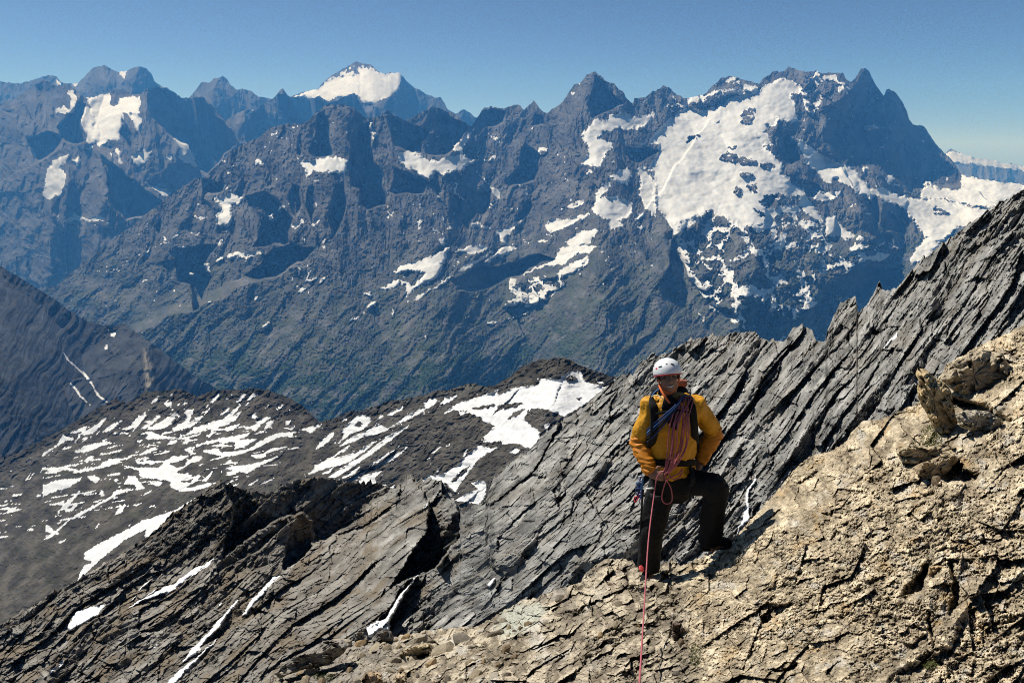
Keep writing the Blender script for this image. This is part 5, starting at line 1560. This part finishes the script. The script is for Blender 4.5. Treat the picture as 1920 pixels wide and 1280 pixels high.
def crumple(me, amp, freq, seed, stretch=(1, 1, 1)):
    me.update(); co = [v.co.copy() for v in me.vertices]; nr = [v.normal.copy() for v in me.vertices]
    for v, c, n in zip(me.vertices, co, nr):
        q = Vector((c.x * stretch[0], c.y * stretch[1], c.z * stretch[2])) * freq + Vector((seed, seed * 2, 0))
        k = 1 - abs(mnoise.noise(q)) * 2.2 + .5 * mnoise.noise(q * 2.3)
        v.co = c + n * amp * (k - .4)
    me.update()

def catmull(pts, per=6, closed=False):
    pts = [Vector(p) for p in pts]; out = []; n = len(pts)
    for i in range(n if closed else n - 1):
        g = (lambda k: pts[k % n]) if closed else (lambda k: pts[max(0, min(n - 1, k))])
        p0, p1, p2, p3 = g(i - 1), g(i), g(i + 1), g(i + 2)
        for q in range(per):
            t = q / per
            out.append(.5 * ((2 * p1) + (p2 - p0) * t + (2 * p0 - 5 * p1 + 4 * p2 - p3) * t * t + (3 * p1 - p0 - 3 * p2 + p3) * t ** 3))
    if not closed:
        out.append(pts[-1])
    return out

def tube_mesh(name, pts, r, n=8, per=6, closed=False, flat=1.0):
    P = catmull(pts, per, closed); V_, F_ = [], []; m = len(P); up = Vector((0, -1, .2))
    for i, p in enumerate(P):
        t = (P[(i + 1) % m] - P[i - 1]) if closed else (P[min(i + 1, m - 1)] - P[max(i - 1, 0)])
        t = t.normalized() if t.length > 1e-9 else Vector((0, 0, 1))
        a = up - t * up.dot(t)
        a = a.normalized() if a.length > .05 else t.orthogonal().normalized()
        b = t.cross(a)
        for j in range(n):
            q = 2 * math.pi * j / n
            V_.append(p + a * math.sin(q) * r * flat + b * math.cos(q) * r)
    for i in range(m if closed else m - 1):
        for j in range(n):
            k = (i + 1) % m
            F_.append((i * n + j, i * n + (j + 1) % n, k * n + (j + 1) % n, k * n + j))
    if not closed:
        F_.append(tuple(range(n))); F_.append(tuple((m - 1) * n + j for j in range(n)))
    me = raw_mesh(name, V_, F_)
    bm = bmesh.new(); bm.from_mesh(me); bmesh.ops.recalc_face_normals(bm, faces=bm.faces); bm.to_mesh(me); bm.free()
    return me

person = bpy.data.objects.new('person', None); COL.objects.link(person)
person.location = W(1250, 1078)
person['label'] = 'climber in a yellow jacket and white helmet standing on the rocks'
person['category'] = 'person'
INV = Matrix.Translation(-person.location)
def part(name, me, mat, parent=person, **kw):
    if parent is person:
        me.transform(INV)
    o = add(name, me, mat, parent, **kw)
    return o

# joints read off the photograph (pixel, pixel, metres towards (-) or away from (+) the camera)
SH_A, EL_A, WR_A = W(1219, 763, .02), W(1199, 829, .03), W(1222, 889, -.17)
SH_B, EL_B, WR_B = W(1305, 760, .03), W(1339, 812, .10), W(1311, 868, .02)
HIP_A, KN_A, AN_A = W(1242, 912), W(1224, 992, -.05), W(1216, 1064, 0)
HIP_B, KN_B, AN_B = W(1282, 902, -.02), W(1343, 908, -.26), W(1330, 1012, -.14)
NECK, CHEST, WAIST, PELV = W(1255, 742, .03), W(1259, 785, .02), W(1259, 855, .0), W(1262, 900, .0)
HEAD = W(1253, 705, -.01)
yaw, roll, nod = math.radians(-6), math.radians(8), math.radians(-14)
HR = (Matrix.Rotation(yaw, 3, 'Z') @ Matrix.Rotation(-roll, 3, 'Y') @ Matrix.Rotation(nod, 3, 'X'))

# --- body: head with a face, neck, torso, arms, hands with five fingers, legs; one skin
V_, F_ = [], []
def hp(x, y, z):
    return HEAD + HR @ Vector((x, y, z))
ball_into(V_, F_, hp(0, .012, .035), (.074, .094, .088), HR)            # skull
ball_into(V_, F_, hp(0, -.022, -.035), (.062, .062, .072), HR)          # face
ball_into(V_, F_, hp(0, -.040, -.088), (.036, .034, .026), HR)          # chin
ball_into(V_, F_, hp(-.040, -.015, -.068), (.022, .042, .030), HR); ball_into(V_, F_, hp(.040, -.015, -.068), (.022, .042, .030), HR)   # jaw
ball_into(V_, F_, hp(-.036, -.055, -.020), (.022, .020, .018), HR); ball_into(V_, F_, hp(.036, -.055, -.020), (.022, .020, .018), HR)   # cheekbones
ball_into(V_, F_, hp(0, -.072, .022), (.050, .014, .012), HR)           # brow
loft_into(V_, F_, [hp(0, -.074, .016), hp(0, -.090, -.012), hp(0, -.102, -.030), hp(0, -.080, -.040)], [.009, .011, .016, .012], [.010, .012, .014, .010], 10)
ball_into(V_, F_, hp(0, -.080, -.061), (.026, .010, .006), HR); ball_into(V_, F_, hp(0, -.078, -.077), (.024, .010, .007), HR)          # lips
for s in (-1, 1):
    ball_into(V_, F_, hp(s * .076, .008, -.012), (.010, .020, .032), HR)   # ears
loft_into(V_, F_, [hp(0, .015, -.05), NECK + Vector((0, .01, .0)), NECK + Vector((0, .02, -.06))], [.056, .058, .08], [.056, .056, .07])
loft_into(V_, F_, [NECK + Vector((0, .02, -.02)), W(1258, 762, .03), CHEST, W(1259, 820, .01), WAIST, PELV, W(1263, 925)], [.07, .17, .175, .165, .155, .165, .12], [.06, .10, .115, .11, .10, .115, .09])
loft_into(V_, F_, [SH_A + Vector((.03, 0, .01)), SH_A, (SH_A + EL_A) / 2, EL_A], [.05, .058, .05, .044], [.05, .058, .05, .044], 14)
loft_into(V_, F_, [EL_A, EL_A.lerp(WR_A, .3), EL_A.lerp(WR_A, .8), WR_A], [.044, .044, .032, .028], [.044, .042, .03, .024], 14)
loft_into(V_, F_, [SH_B - Vector((.03, 0, -.01)), SH_B, (SH_B + EL_B) / 2, EL_B], [.05, .058, .05, .044], [.05, .058, .05, .044], 14)
loft_into(V_, F_, [EL_B, EL_B.lerp(WR_B, .3), EL_B.lerp(WR_B, .8), WR_B], [.044, .044, .032, .028], [.044, .042, .03, .024], 14)
loft_into(V_, F_, [W(1248, 895), HIP_A, (HIP_A + KN_A) / 2, KN_A, KN_A.lerp(AN_A, .35), AN_A], [.085, .088, .072, .056, .054, .040], [.09, .09, .074, .058, .056, .042])
loft_into(V_, F_, [W(1274, 895), HIP_B, (HIP_B + KN_B) / 2, KN_B], [.08, .084, .072, .058], [.085, .085, .074, .060], side=Vector((0, .5, 1)))
loft_into(V_, F_, [KN_B + Vector((0, 0, .03)), KN_B.lerp(AN_B, .1), KN_B.lerp(AN_B, .4), AN_B], [.052, .056, .054, .040], [.054, .058, .056, .042])
loft_into(V_, F_, [AN_A, AN_A + Vector((0, -.02, -.05)), AN_A + Vector((-.01, -.16, -.06))], [.04, .042, .03], [.04, .05, .025])
loft_into(V_, F_, [AN_B, AN_B + Vector((.02, 0, -.05)), AN_B + Vector((.14, .02, -.05))], [.04, .042, .028], [.04, .05, .025])
def hand(wrist, palm_dir, out_dir, curl, seed):
    """Palm, four unequal fingers curling towards palm side, thumb from the side of the palm."""
    a = palm_dir.normalized(); o_ = (out_dir - a * out_dir.dot(a)).normalized(); c = a.cross(o_).normalized()
    pc = wrist + a * .05
    loft_into(V_, F_, [wrist - a * .02, wrist + a * .01, pc, wrist + a * .092], [.026, .033, .042, .040], [.02, .018, .016, .014], 12, side=o_)
    for k, (off, L) in enumerate([(.030, .070), (.010, .078), (-.010, .073), (-.029, .058)]):
        p = wrist + a * .085 + o_ * off; d = a.copy(); chain = [p]
        for q, (len_, bend) in enumerate([(.45, curl), (.31, curl * 1.15), (.26, curl * .8)]):
            d = (Matrix.Rotation(bend, 3, o_) @ d).normalized(); chain.append(chain[-1] + d * L * len_)
        loft_into(V_, F_, [chain[0] - a * .02] + chain, [.009, .0092, .0088, .008, .0066], [.009, .0092, .0088, .008, .0066], 10, side=o_)
    p = wrist + a * .028 + o_ * .032; d = (a * .5 + o_ * .75).normalized()
    q1 = p + d * .036; d2 = (Matrix.Rotation(curl * .5, 3, o_) @ (a * .9 + o_ * .05)).normalized(); q2 = q1 + d2 * .030; q3 = q2 + (d2 - o_ * .4).normalized() * .024
    loft_into(V_, F_, [p - d * .015, p, q1, q2, q3], [.012, .0125, .0105, .0095, .007], [.012, .0125, .0105, .0095, .007], 10)
hand(WR_A, Vector((.75, -.45, .12)), Vector((.1, .2, 1)), 1.15, 1)
hand(WR_B, Vector((-.55, -.25, -.55)), Vector((-.3, .6, .5)), .3, 2)
body_me = fused('body', V_, F_, .0052, 3)
body = part('body', body_me, M_SKIN)

# face details
for s in (-1, 1):
    V_, F_ = [], []
    ball_into(V_, F_, hp(s * .030, -.071, .004), (.0095, .006, .0048), HR, 10, 8)
    part('eye', raw_mesh('eye', V_, F_), M_HAIR)
    V_, F_ = [], []
    loft_into(V_, F_, [hp(s * .012, -.087, .022), hp(s * .032, -.086, .027), hp(s * .050, -.072, .020)], [.003, .005, .003], [.003, .004, .003], 8, side=HR @ Vector((0, 0, 1)))
    part('eyebrow', raw_mesh('eyebrow', V_, F_), M_HAIR)
V_, F_ = [], []
loft_into(V_, F_, [hp(-.022, -.078, -.064), hp(0, -.088, -.069), hp(.022, -.078, -.064)], [.003, .0052, .003], [.003, .003, .003], 8, side=HR @ Vector((0, 0, 1)))
part('teeth', raw_mesh('teeth', V_, F_), plain('teeth_white', (.6, .56, .5), .4))
V_, F_ = [], []
ball_into(V_, F_, hp(0, .025, .030), (.079, .090, .086), HR)
for s in (-1, 1):
    loft_into(V_, F_, [hp(s * .068, .0, .03), hp(s * .070, -.012, -.01), hp(s * .066, -.014, -.03)], [.012, .012, .006], [.014, .012, .006], 10)
part('hair', fused('hair', V_, F_, .006, 2), M_HAIR)

# --- jacket
def arm_tube(V_, F_, pts, r, n=18):
    loft_into(V_, F_, pts, r, r, n)
V_, F_ = [], []
loft_into(V_, F_, [NECK + Vector((0, .03, .012)), NECK + Vector((0, .02, -.02)), W(1258, 752, .03), W(1259, 764, .03), CHEST, W(1258, 820, .0), W(1258, 848, -.01), W(1260, 866, 0), W(1261, 884, 0)],
          [.075, .105, .185, .205, .195, .185, .182, .155, .175], [.07, .09, .11, .13, .145, .145, .135, .12, .135], 28)
arm_tube(V_, F_, [SH_A + Vector((.06, 0, .0)), SH_A, SH_A.lerp(EL_A, .45), SH_A.lerp(EL_A, .82), EL_A + Vector((0, 0, -.015))], [.072, .076, .069, .067, .062])
arm_tube(V_, F_, [SH_B - Vector((.06, 0, .0)), SH_B, SH_B.lerp(EL_B, .45), SH_B.lerp(EL_B, .85), EL_B + Vector((0, 0, -.01))], [.072, .076, .068, .064, .058])
ball_into(V_, F_, SH_A + Vector((.01, 0, 0)), (.085, .085, .08)); ball_into(V_, F_, SH_B - Vector((.01, 0, 0)), (.085, .085, .08))
jk = fused('jacket', V_, F_, .0085, 5); crumple(jk, .015, 10, 3, (1, 1, .5)); crumple(jk, .003, 23, 5, (1, 1, 1.6))
jacket = part('jacket', jk, M_YELLOW, label='bright yellow shell jacket worn under the rope and straps')
for (E, WR, sh, r0, lab) in ((EL_A, WR_A, SH_A, 1.0, 'orange lower sleeve in the sun'), (EL_B, WR_B, SH_B, .95, 'orange lower sleeve of the arm on the hip')):
    V_, F_ = [], []
    arm_tube(V_, F_, [E.lerp(sh, .16), E, E.lerp(WR, .3), E.lerp(WR, .65), E.lerp(WR, .9), E.lerp(WR, .98)], [.074 * r0, .076 * r0, .070 * r0, .060 * r0, .050 * r0, .046 * r0])
    sl = fused('sleeve', V_, F_, .007, 4); crumple(sl, .011, 16, 8, (.6, .6, 1.5))
    part('sleeve', sl, M_ORANGE, jacket, label=lab)
    sl.transform(INV)
V_, F_ = [], []
loft_into(V_, F_, [NECK + Vector((0, .02, -.03)), NECK + Vector((0, .018, .01)), NECK + Vector((0, .01, .035))], [.095, .083, .078], [.085, .078, .07], 22)
col = fused('collar', V_, F_, .007, 2); crumple(col, .006, 16, 2); col.transform(INV)
part('collar', col, M_BLACK, jacket)
V_, F_ = [], []
loft_into(V_, F_, [W(1252, 742, -.09), W(1258, 760, -.125), W(1264, 790, -.14), W(1266, 806, -.135)], [.03, .075, .05, .012], [.012, .012, .012, .01], 16)
vneck = fused('open_front', V_, F_, .006, 2); vneck.transform(INV)
part('inner_layer', vneck, M_BLACK, jacket)

zp = tube_mesh('zip', [W(1262, 800, -.155), W(1260, 822, -.152), W(1259, 845, -.148), W(1259, 862, -.14)], .004, 6, 5); zp.transform(INV)
part('zip', zp, M_BLACK, jacket)
# --- trousers and boots
V_, F_ = [], []
loft_into(V_, F_, [W(1261, 868), W(1261, 890), W(1262, 915), W(1263, 935)], [.155, .178, .165, .10], [.12, .135, .13, .09], 24)
loft_into(V_, F_, [W(1246, 893), HIP_A, W(1230, 958, -.03), W(1222, 995, -.05), W(1218, 1030, -.02), W(1216, 1062, 0)], [.10, .112, .103, .088, .084, .088], [.11, .115, .105, .09, .088, .09], 20)
loft_into(V_, F_, [W(1272, 897), HIP_B, HIP_B.lerp(KN_B, .5), HIP_B.lerp(KN_B, .85), KN_B + Vector((.015, 0, 0))], [.095, .10, .093, .085, .07], [.10, .10, .095, .085, .07], 20, side=Vector((0, .5, 1)))
loft_into(V_, F_, [KN_B + Vector((.005, .01, .045)), KN_B + Vector((.01, .0, -.02)), KN_B.lerp(AN_B, .4) + Vector((.004, 0, 0)), KN_B.lerp(AN_B, .8), AN_B + Vector((0, 0, .0))], [.06, .082, .082, .085, .088], [.07, .09, .085, .088, .09], 20)
tr = fused('trousers', V_, F_, .008, 5); crumple(tr, .010, 8, 11, (1, 1, .6)); crumple(tr, .003, 22, 4)
trousers = part('trousers', tr, M_BLACK)
V_, F_ = [], []
for q in (.25, .6):
    pass
loft_into(V_, F_, [KN_B + Vector((.045, -.03, .02)), KN_B + Vector((.045, -.035, -.05)), KN_B + Vector((.035, -.035, -.09))], [.035, .04, .02], [.05, .052, .03], 12)
kp = fused('knee_patch', V_, F_, .008, 3); kp.transform(INV)
part('knee_patch', kp, M_DARK, trousers)

def boot(ankle, heel, toe, sole_z, red):
    f = (toe - heel); f.z = 0; L = f.length; f.normalize(); r = Vector((f.y, -f.x, 0))
    def q(t, up, side=0):
        return heel + f * (L * t) + Vector((0, 0, up)) + r * side
    V_, F_ = [], []
    loft_into(V_, F_, [q(-.02, .045), q(.06, .05), q(.3, .058), q(.55, .05), q(.8, .04), q(.96, .032), q(1.02, .028)], [.022, .034, .038, .042, .045, .036, .012], [.03, .044, .05, .042, .034, .026, .010], 16, side=r)
    loft_into(V_, F_, [ankle + Vector((0, 0, .03)), q(.22, .09), q(.25, .05)], [.045, .044, .04], [.05, .052, .05], 14)
    b = part('boot', fused('boot', V_, F_, .006, 3), M_BLACK)
    V_, F_ = [], []
    prof = [(-.03, .030), (.1, .038), (.35, .034), (.6, .042), (.85, .043), (1.0, .03), (1.05, .012)]
    n = len(prof)
    for z in (0.0, .018):
        for t, w in prof:
            V_.append(q(t, z, w))
        for t, w in reversed(prof):
            V_.append(q(t, z, -w))
    m = 2 * n
    F_ = [tuple(range(m))[::-1], tuple(range(m, 2 * m))] + [(i, (i + 1) % m, m + (i + 1) % m, m + i) for i in range(m)]
    sm = raw_mesh('sole', V_, F_, False); sm.transform(INV)
    part('sole', sm, M_DARK, b)
    if red:
        V_, F_ = [], []
        loft_into(V_, F_, [W(1200, 1060, -.09), W(1203, 1066, -.105), W(1206, 1071, -.12)], [.012, .022, .012], [.02, .02, .016], 10)
        rm = fused('side_panel', V_, F_, .005, 2); rm.transform(INV)
        part('side_panel', rm, M_CORAL, b)
    return b
boot(AN_A, W(1217, 1074, .06), W(1209, 1083, -.13), 0, True)
boot(AN_B, W(1316, 1029, -.15), W(1368, 1024, -.10), 0, False)

# --- helmet
HC = HEAD + HR @ Vector((-.004, .012, .040))
helm_me = None
V_, F_ = [], []
nr, ns = 15, 40
def shell_pt(a, ph, k=1.0):
    """a around (0 = right, -pi/2 = front), ph from the crown down."""
    low = .5 * math.pi * (1.02 + .10 * math.sin(a) * 1.0)
    x = .102 * math.sin(ph) * math.cos(a) * k; y = .128 * math.sin(ph) * math.sin(a) * k; z = .094 * math.cos(ph) * k
    return HC + HR @ Vector((x, y, z))
def rim_phi(a):
    s = math.sin(a)
    return math.pi / 2 * (1.06 + .16 * (1 - abs(math.sin(a))) + (.10 * s if s > 0 else -.10 * s * s * -.3))
for k in (1.0, .94):
    for i in range(nr + 1):
        for j in range(ns):
            a = 2 * math.pi * j / ns
            ph = rim_phi(a) * (i / nr) + .001
            grow = 1 + .03 * max(0, (i / nr - .85) / .15)          # flare at the rim
            rid = 1 + .012 * math.cos(3 * a + math.pi / 2) * math.sin(ph * 1.6)
            V_.append(shell_pt(a, ph, k * grow * rid))
m1 = (nr + 1) * ns
for L in range(2):
    for i in range(nr):
        for j in range(ns):
            q = [L * m1 + i * ns + j, L * m1 + i * ns + (j + 1) % ns, L * m1 + (i + 1) * ns + (j + 1) % ns, L * m1 + (i + 1) * ns + j]
            F_.append(tuple(q) if L == 0 else tuple(reversed(q)))
for j in range(ns):
    F_.append((nr * ns + j, nr * ns + (j + 1) % ns, m1 + nr * ns + (j + 1) % ns, m1 + nr * ns + j))
helmet = part('helmet', raw_mesh('helmet', V_, F_), M_WHITE, label='white climbing helmet with dark vents and a red rim')
rim = tube_mesh('rim', [shell_pt(2 * math.pi * j / 30, rim_phi(2 * math.pi * j / 30) + .03, 1.0) for j in range(30)], .0055, 8, 2, True); rim.transform(INV)
part('rim', rim, M_RED, helmet)
def patch(name, a, ph, wa, wp, mat, bend=0):
    V_, F_ = [], []; nn = 8
    for i in range(nn + 1):
        for j in range(5):
            t = i / nn * 2 - 1; s = (j / 4 * 2 - 1) * math.sqrt(max(.04, 1 - t * t))
            V_.append(shell_pt(a + t * wa, ph + s * wp + bend * t, 1.035 if 0 < j < 4 and 0 < i < nn else 1.0))
    for i in range(nn):
        for j in range(4):
            F_.append((i * 5 + j, i * 5 + j + 1, i * 5 + j + 6, i * 5 + j + 5))
    me = raw_mesh(name, V_, F_); me.transform(INV)
    return part(name, me, mat, helmet)
fr = -math.pi / 2
patch('vent', fr - .62, 1.10, .17, .055, M_BLACK, -.05); patch('vent', fr + .42, .98, .17, .06, M_BLACK, .05); patch('vent', fr + 1.25, 1.05, .17, .06, M_BLACK, .05); patch('vent', fr - 1.5, 1.1, .17, .06, M_BLACK)
patch('badge', fr - .10, .88, .09, .025, M_METAL); patch('badge', fr - .95, 1.25, .10, .10, M_CORAL)
cs = tube_mesh('chin_strap', [hp(-.072, -.01, .01), hp(-.070, -.022, -.04), hp(-.050, -.035, -.085), hp(-.015, -.045, -.118), hp(.03, -.035, -.105), hp(.066, -.02, -.05), hp(.072, -.01, .01)], .0055, 6, 5); cs.transform(INV)
part('chin_strap', cs, M_STRAP, helmet)
cord = tube_mesh('neck_cord', [W(1236, 722, -.03), W(1240, 732, -.08), W(1247, 744, -.12), W(1256, 756, -.13)], .008, 8, 5)
part('neck_cord', cord, M_STRAP)

# --- harness
V_, F_ = [], []
belt = tube_mesh('waist_belt', [W(1259, 868, -.152), W(1230, 868, -.13), W(1214, 867, -.02), W(1222, 866, .11), W(1260, 864, .14), W(1297, 866, .11), W(1305, 867, -.02), W(1288, 868, -.13)], .026, 8, 5, True, .35)
harness = part('harness', belt, M_BLACK)
for P in ([W(1216, 925, -.03), W(1232, 934, -.13), W(1252, 932, -.1), W(1256, 922, .02), W(1240, 915, .11), W(1220, 918, .07)], [W(1296, 880, -.12), W(1300, 900, -.22), W(1296, 918, -.16), W(1290, 918, -.03), W(1288, 895, .05), W(1292, 878, -.02)]):
    lm = tube_mesh('leg_loop', P, .02, 8, 5, True, .35); lm.transform(INV); part('leg_loop', lm, M_DARK, harness)
for du_ in (0, 5):
    sm = tube_mesh('hanging_strap', [W(1293 + du_, 905, -.2), W(1294 + du_, 925, -.21), W(1295 + du_, 939 - du_, -.2)], .008, 6, 4, False, .4); sm.transform(INV); part('hanging_strap', sm, M_DARK, harness)

# --- rucksack
V_, F_ = [], []
loft_into(V_, F_, [W(1258, 742, .30), W(1258, 752, .30), W(1258, 790, .31), W(1258, 850, .30), W(1258, 880, .29)], [.12, .16, .165, .16, .11], [.07, .10, .11, .10, .07], 22)
ball_into(V_, F_, W(1256, 732, .26), (.15, .10, .055))
pk = fused('rucksack', V_, F_, .010, 5); crumple(pk, .01, 9, 7)
pack = add('rucksack', pk, M_DARK, None, label='dark rucksack on the climber\'s back', category='rucksack')
for P, wdt in (([W(1226, 738, .19), W(1222, 743, .06), W(1224, 756, -.11), W(1227, 780, -.155), W(1226, 815, -.15), W(1218, 842, -.03), W(1222, 850, .2)], .030), ([W(1288, 738, .19), W(1295, 743, .06), W(1297, 757, -.10), W(1300, 780, -.14), W(1303, 812, -.11), W(1305, 835, .0), W(1300, 850, .2)], .028)):
    add('shoulder_strap', tube_mesh('shoulder_strap', P, wdt, 8, 6, False, .3), M_BLACK, pack)
add('strap_piping', tube_mesh('strap_piping', [W(1219, 748, -.03), W(1224, 742, -.05), W(1234, 741, -.09), W(1243, 748, -.12)], .0035, 6, 5), M_CREAM, pack)
add('chest_strap', tube_mesh('chest_strap', [W(1229, 776, -.165), W(1250, 772, -.18), W(1275, 770, -.175), W(1297, 774, -.15)], .009, 6, 5, False, .4), M_BLACK, pack)
roll_me = tube_mesh('strapped_roll', [W(1264, 719, .22), W(1275, 717, .22), W(1286, 719, .22)], .028, 12, 4)
crumple(roll_me, .006, 25, 3)
add('strapped_roll', roll_me, plain('rust_fabric', (.28, .10, .06), .8, .3, 60), pack)
add('strap_cord', tube_mesh('strap_cord', [W(1216, 756, .02), W(1222, 742, .0), W(1230, 733, .02), W(1237, 728, .06)], .005, 6, 5), M_SKY, pack)

# --- rope: one length from below the camera to the hand, then coiled over the shoulder
path = [W(1196, 1320, -Y0 + 2.05), W(1199, 1280, -Y0 + 2.25), W(1204, 1200, -Y0 + 2.72), W(1209, 1120, -Y0 + 3.25), W(1216, 1010, -Y0 + 3.85), W(1226, 930, -.26), W(1231, 898, -.245), W(1238, 886, -.235)]
rr = random.Random(4)
tops = [(1262, 748), (1272, 745), (1282, 744), (1277, 746), (1287, 746), (1268, 747)]
for k in range(6):
    tu, tv = tops[k]; du_ = rr.uniform(-3, 3); f_ = -.20 - .012 * (k % 3)
    mid = 1254 + 4.6 * k + du_ * 1.6; wob = rr.uniform(-2.5, 2.5)
    path += [W(1246 + 1.5 * k, 880, -.22), W(mid, 845, f_), W(mid + 6 + wob, 800, f_), W((mid + tu) / 2 + 7, 770, -.175), W(tu + 4, tv, -.075), W(tu + 2, tv - 4, .06),       # up the chest, over the shoulder
             W(tu + 6, tv + 4, .165), W(tu + 12, tv + 2, .12), W(tu + 9, tv - 3, .02), W(tu + 12, tv + 6, -.10), W(mid + 14, 790, f_ - .012), W(mid + 8 - wob * 1.5, 838, f_ - .015), W(1256 + 2.5 * k, 872, -.235), W(1250 + k, 886, -.24)]
path += [W(1262, 898, -.23), W(1275, 893, -.2), W(1279, 878, -.19), W(1272, 888, -.23), W(1252, 898, -.25), W(1244, 915, -.22), W(1241, 935, -.21), W(1249, 944, -.2), W(1260, 938, -.2), W(1258, 915, -.21), W(1250, 900, -.235), W(1246, 888, -.24)]
rope = add('climbing_rope', tube_mesh('climbing_rope', path, .0046, 8, 5), M_ROPE, None, label='pink climbing rope held in the hand and coiled over the shoulder', category='rope')

# --- slings across the chest and gear on the harness
for k, (mt, lab) in enumerate(((M_BLUE, 'dark blue sling cord highest of those slanting across the chest'), (M_SKY, 'light blue sling cord slanting across the chest'), (M_BLUE, 'dark blue sling cord just below the light blue one'),
                               (M_BLACK, 'black sling cord lower across the chest'), (M_BLUE, 'dark blue sling cord lowest across the chest'))):
    o_ = 5.5 * k
    pts = [W(1290, 746, .13), W(1283, 742, -.02), W(1270, 756 + o_ * .3, -.168), W(1252, 772 + o_ * .7, -.192), W(1234, 787 + o_, -.188), W(1222, 797 + o_ * 1.1, -.15), W(1212, 808 + o_, -.02), W(1225, 800 + o_, .15)]
    add('sling', tube_mesh('sling', pts, .0052 if k != 1 else .006, 6, 5), mt, None, label=lab, category='sling', group='slings worn across the chest')

def carabiner(u, v, tilt, size, mat, label):
    c = W(u, v, -.06); pts = []
    for t in range(14):
        a = 2 * math.pi * t / 14
        x = math.cos(a) * size * .42 * (1 + .25 * math.sin(a)); z = math.sin(a) * size * .75
        pts.append(c + Matrix.Rotation(tilt, 3, 'Y') @ Vector((x, .01 * math.cos(2 * a), z)))
    o = add('carabiner', tube_mesh('carabiner', pts, .0048, 6, 2, True), mat, None, label=label, category='carabiner', group='carabiners on the harness')
    return o
gear = [(1201, 897, .2, .035, M_METAL, 'topmost bare metal carabiner on the gear loop'), (1198, 908, -.2, .036, M_SKY, 'light blue carabiner under the topmost one'), (1196, 920, .25, .036, M_BLUE, 'dark blue carabiner in the middle of the gear cluster'),
        (1201, 928, -.3, .034, plain('violet_metal', (.16, .06, .28), .4), 'violet carabiner beside the thigh'), (1193, 935, .3, .032, M_RED, 'red carabiner at the bottom outer side of the gear'), (1202, 939, .1, .030, M_METAL, 'bare metal carabiner lowest on the gear loop')]
for gargs in gear:
    carabiner(*gargs)
for (u0_, v0_, u1_, v1_, mt, lab) in ((1203, 890, 1197, 925, M_BLUE, 'blue quickdraw sling hanging at the hip'), (1206, 892, 1203, 936, M_SKY, 'pale blue quickdraw sling nearest the thigh')):
    add('quickdraw', tube_mesh('quickdraw', [W(u0_, v0_, -.03), W((u0_ + u1_) / 2 - 1, (v0_ + v1_) / 2, -.06), W(u1_, v1_, -.06)], .009, 6, 4, False, .4), mt, None, label=lab, category='quickdraw', group='quickdraws on the harness')
add('ice_axe', tube_mesh('ice_axe', [W(1206, 918, -.07), W(1204, 940, -.07), W(1202, 975, -.06), W(1201, 1003, -.05)], .008, 8, 4), M_DARK, None, label='thin dark axe shaft hanging along the standing leg', category='ice axe')
add('metal_tube', tube_mesh('metal_tube', [W(1212, 915.5, -.135), W(1219, 915, -.14), W(1226, 914.5, -.135)], .0062, 8, 3), plain('pale_metal', (.7, .72, .7), .35), None, label='short pale ice screw lying across the thigh', category='ice screw')
# ------------------------------------------------------------------ valley floor and air
vf = mesh_from('valley_floor', np.array([(-45000, -3000, -2900), (45000, -3000, -2900), (45000, 21000, -2900), (-45000, 21000, -2900)], float), np.array([[0, 1, 2, 3]]), np.full((4, 3), .09), False)
add('valley_floor', vf, MAT_FAR, None, kind='structure')

def haze_box():
    x0, x1, y0, y1, z0, z1 = -40000, 40000, -2500, 21500, -2950, 1750
    v = np.array([(x0, y0, z0), (x1, y0, z0), (x1, y1, z0), (x0, y1, z0), (x0, y0, z1), (x1, y0, z1), (x1, y1, z1), (x0, y1, z1)], float)
    f = np.array([[0, 3, 2, 1], [4, 5, 6, 7], [0, 1, 5, 4], [1, 2, 6, 5], [2, 3, 7, 6], [3, 0, 4, 7]])
    m = bpy.data.materials.new('air'); m.use_nodes = True
    nt = m.node_tree; nt.nodes.clear()
    out = nt.nodes.new('ShaderNodeOutputMaterial'); vol = nt.nodes.new('ShaderNodeVolumePrincipled')
    vol.inputs['Color'].default_value = HAZE_COLOR
    vol.inputs['Absorption Color'].default_value = (1, 1, 1, 1)
    vol.inputs['Density'].default_value = HAZE_DENSITY
    vol.inputs['Anisotropy'].default_value = 0.0
    nt.links.new(vol.outputs[0], out.inputs['Volume'])
    add('haze', mesh_from('haze', v, f, None, False), m, None, kind='stuff')
HAZE_COLOR = (0.09, 0.38, 1.0, 1)
HAZE_DENSITY = 4.1e-5
haze_box()

for nm, lab in {'far_mountains': 'farthest blue peaks with a white glacier dome on the skyline', 'far_summit': 'distant white summit at the edge behind the black wall', 'shaded_ridge': 'shaded blue ridge between the far peaks and the range',
                'snowy_massif': 'glaciered massif behind the long left spur', 'mountain_range': 'great rocky range with a broad glacier and a black pointed peak', 'scree_spur': 'grey scree spur in front of the range, one side in shadow',
                'snow_striped_hills': 'dark hills striped with snow beyond the slate ridges', 'slate_slopes': 'tilted grey and brown slate ribs with a few snow gullies', 'rocky_ground': 'tan broken rock and slab the climber stands on',
                'valley_floor': 'valley floor hidden below the mountains', 'haze': 'blue mountain haze'}.items():
    bpy.data.objects[nm]['label'] = lab
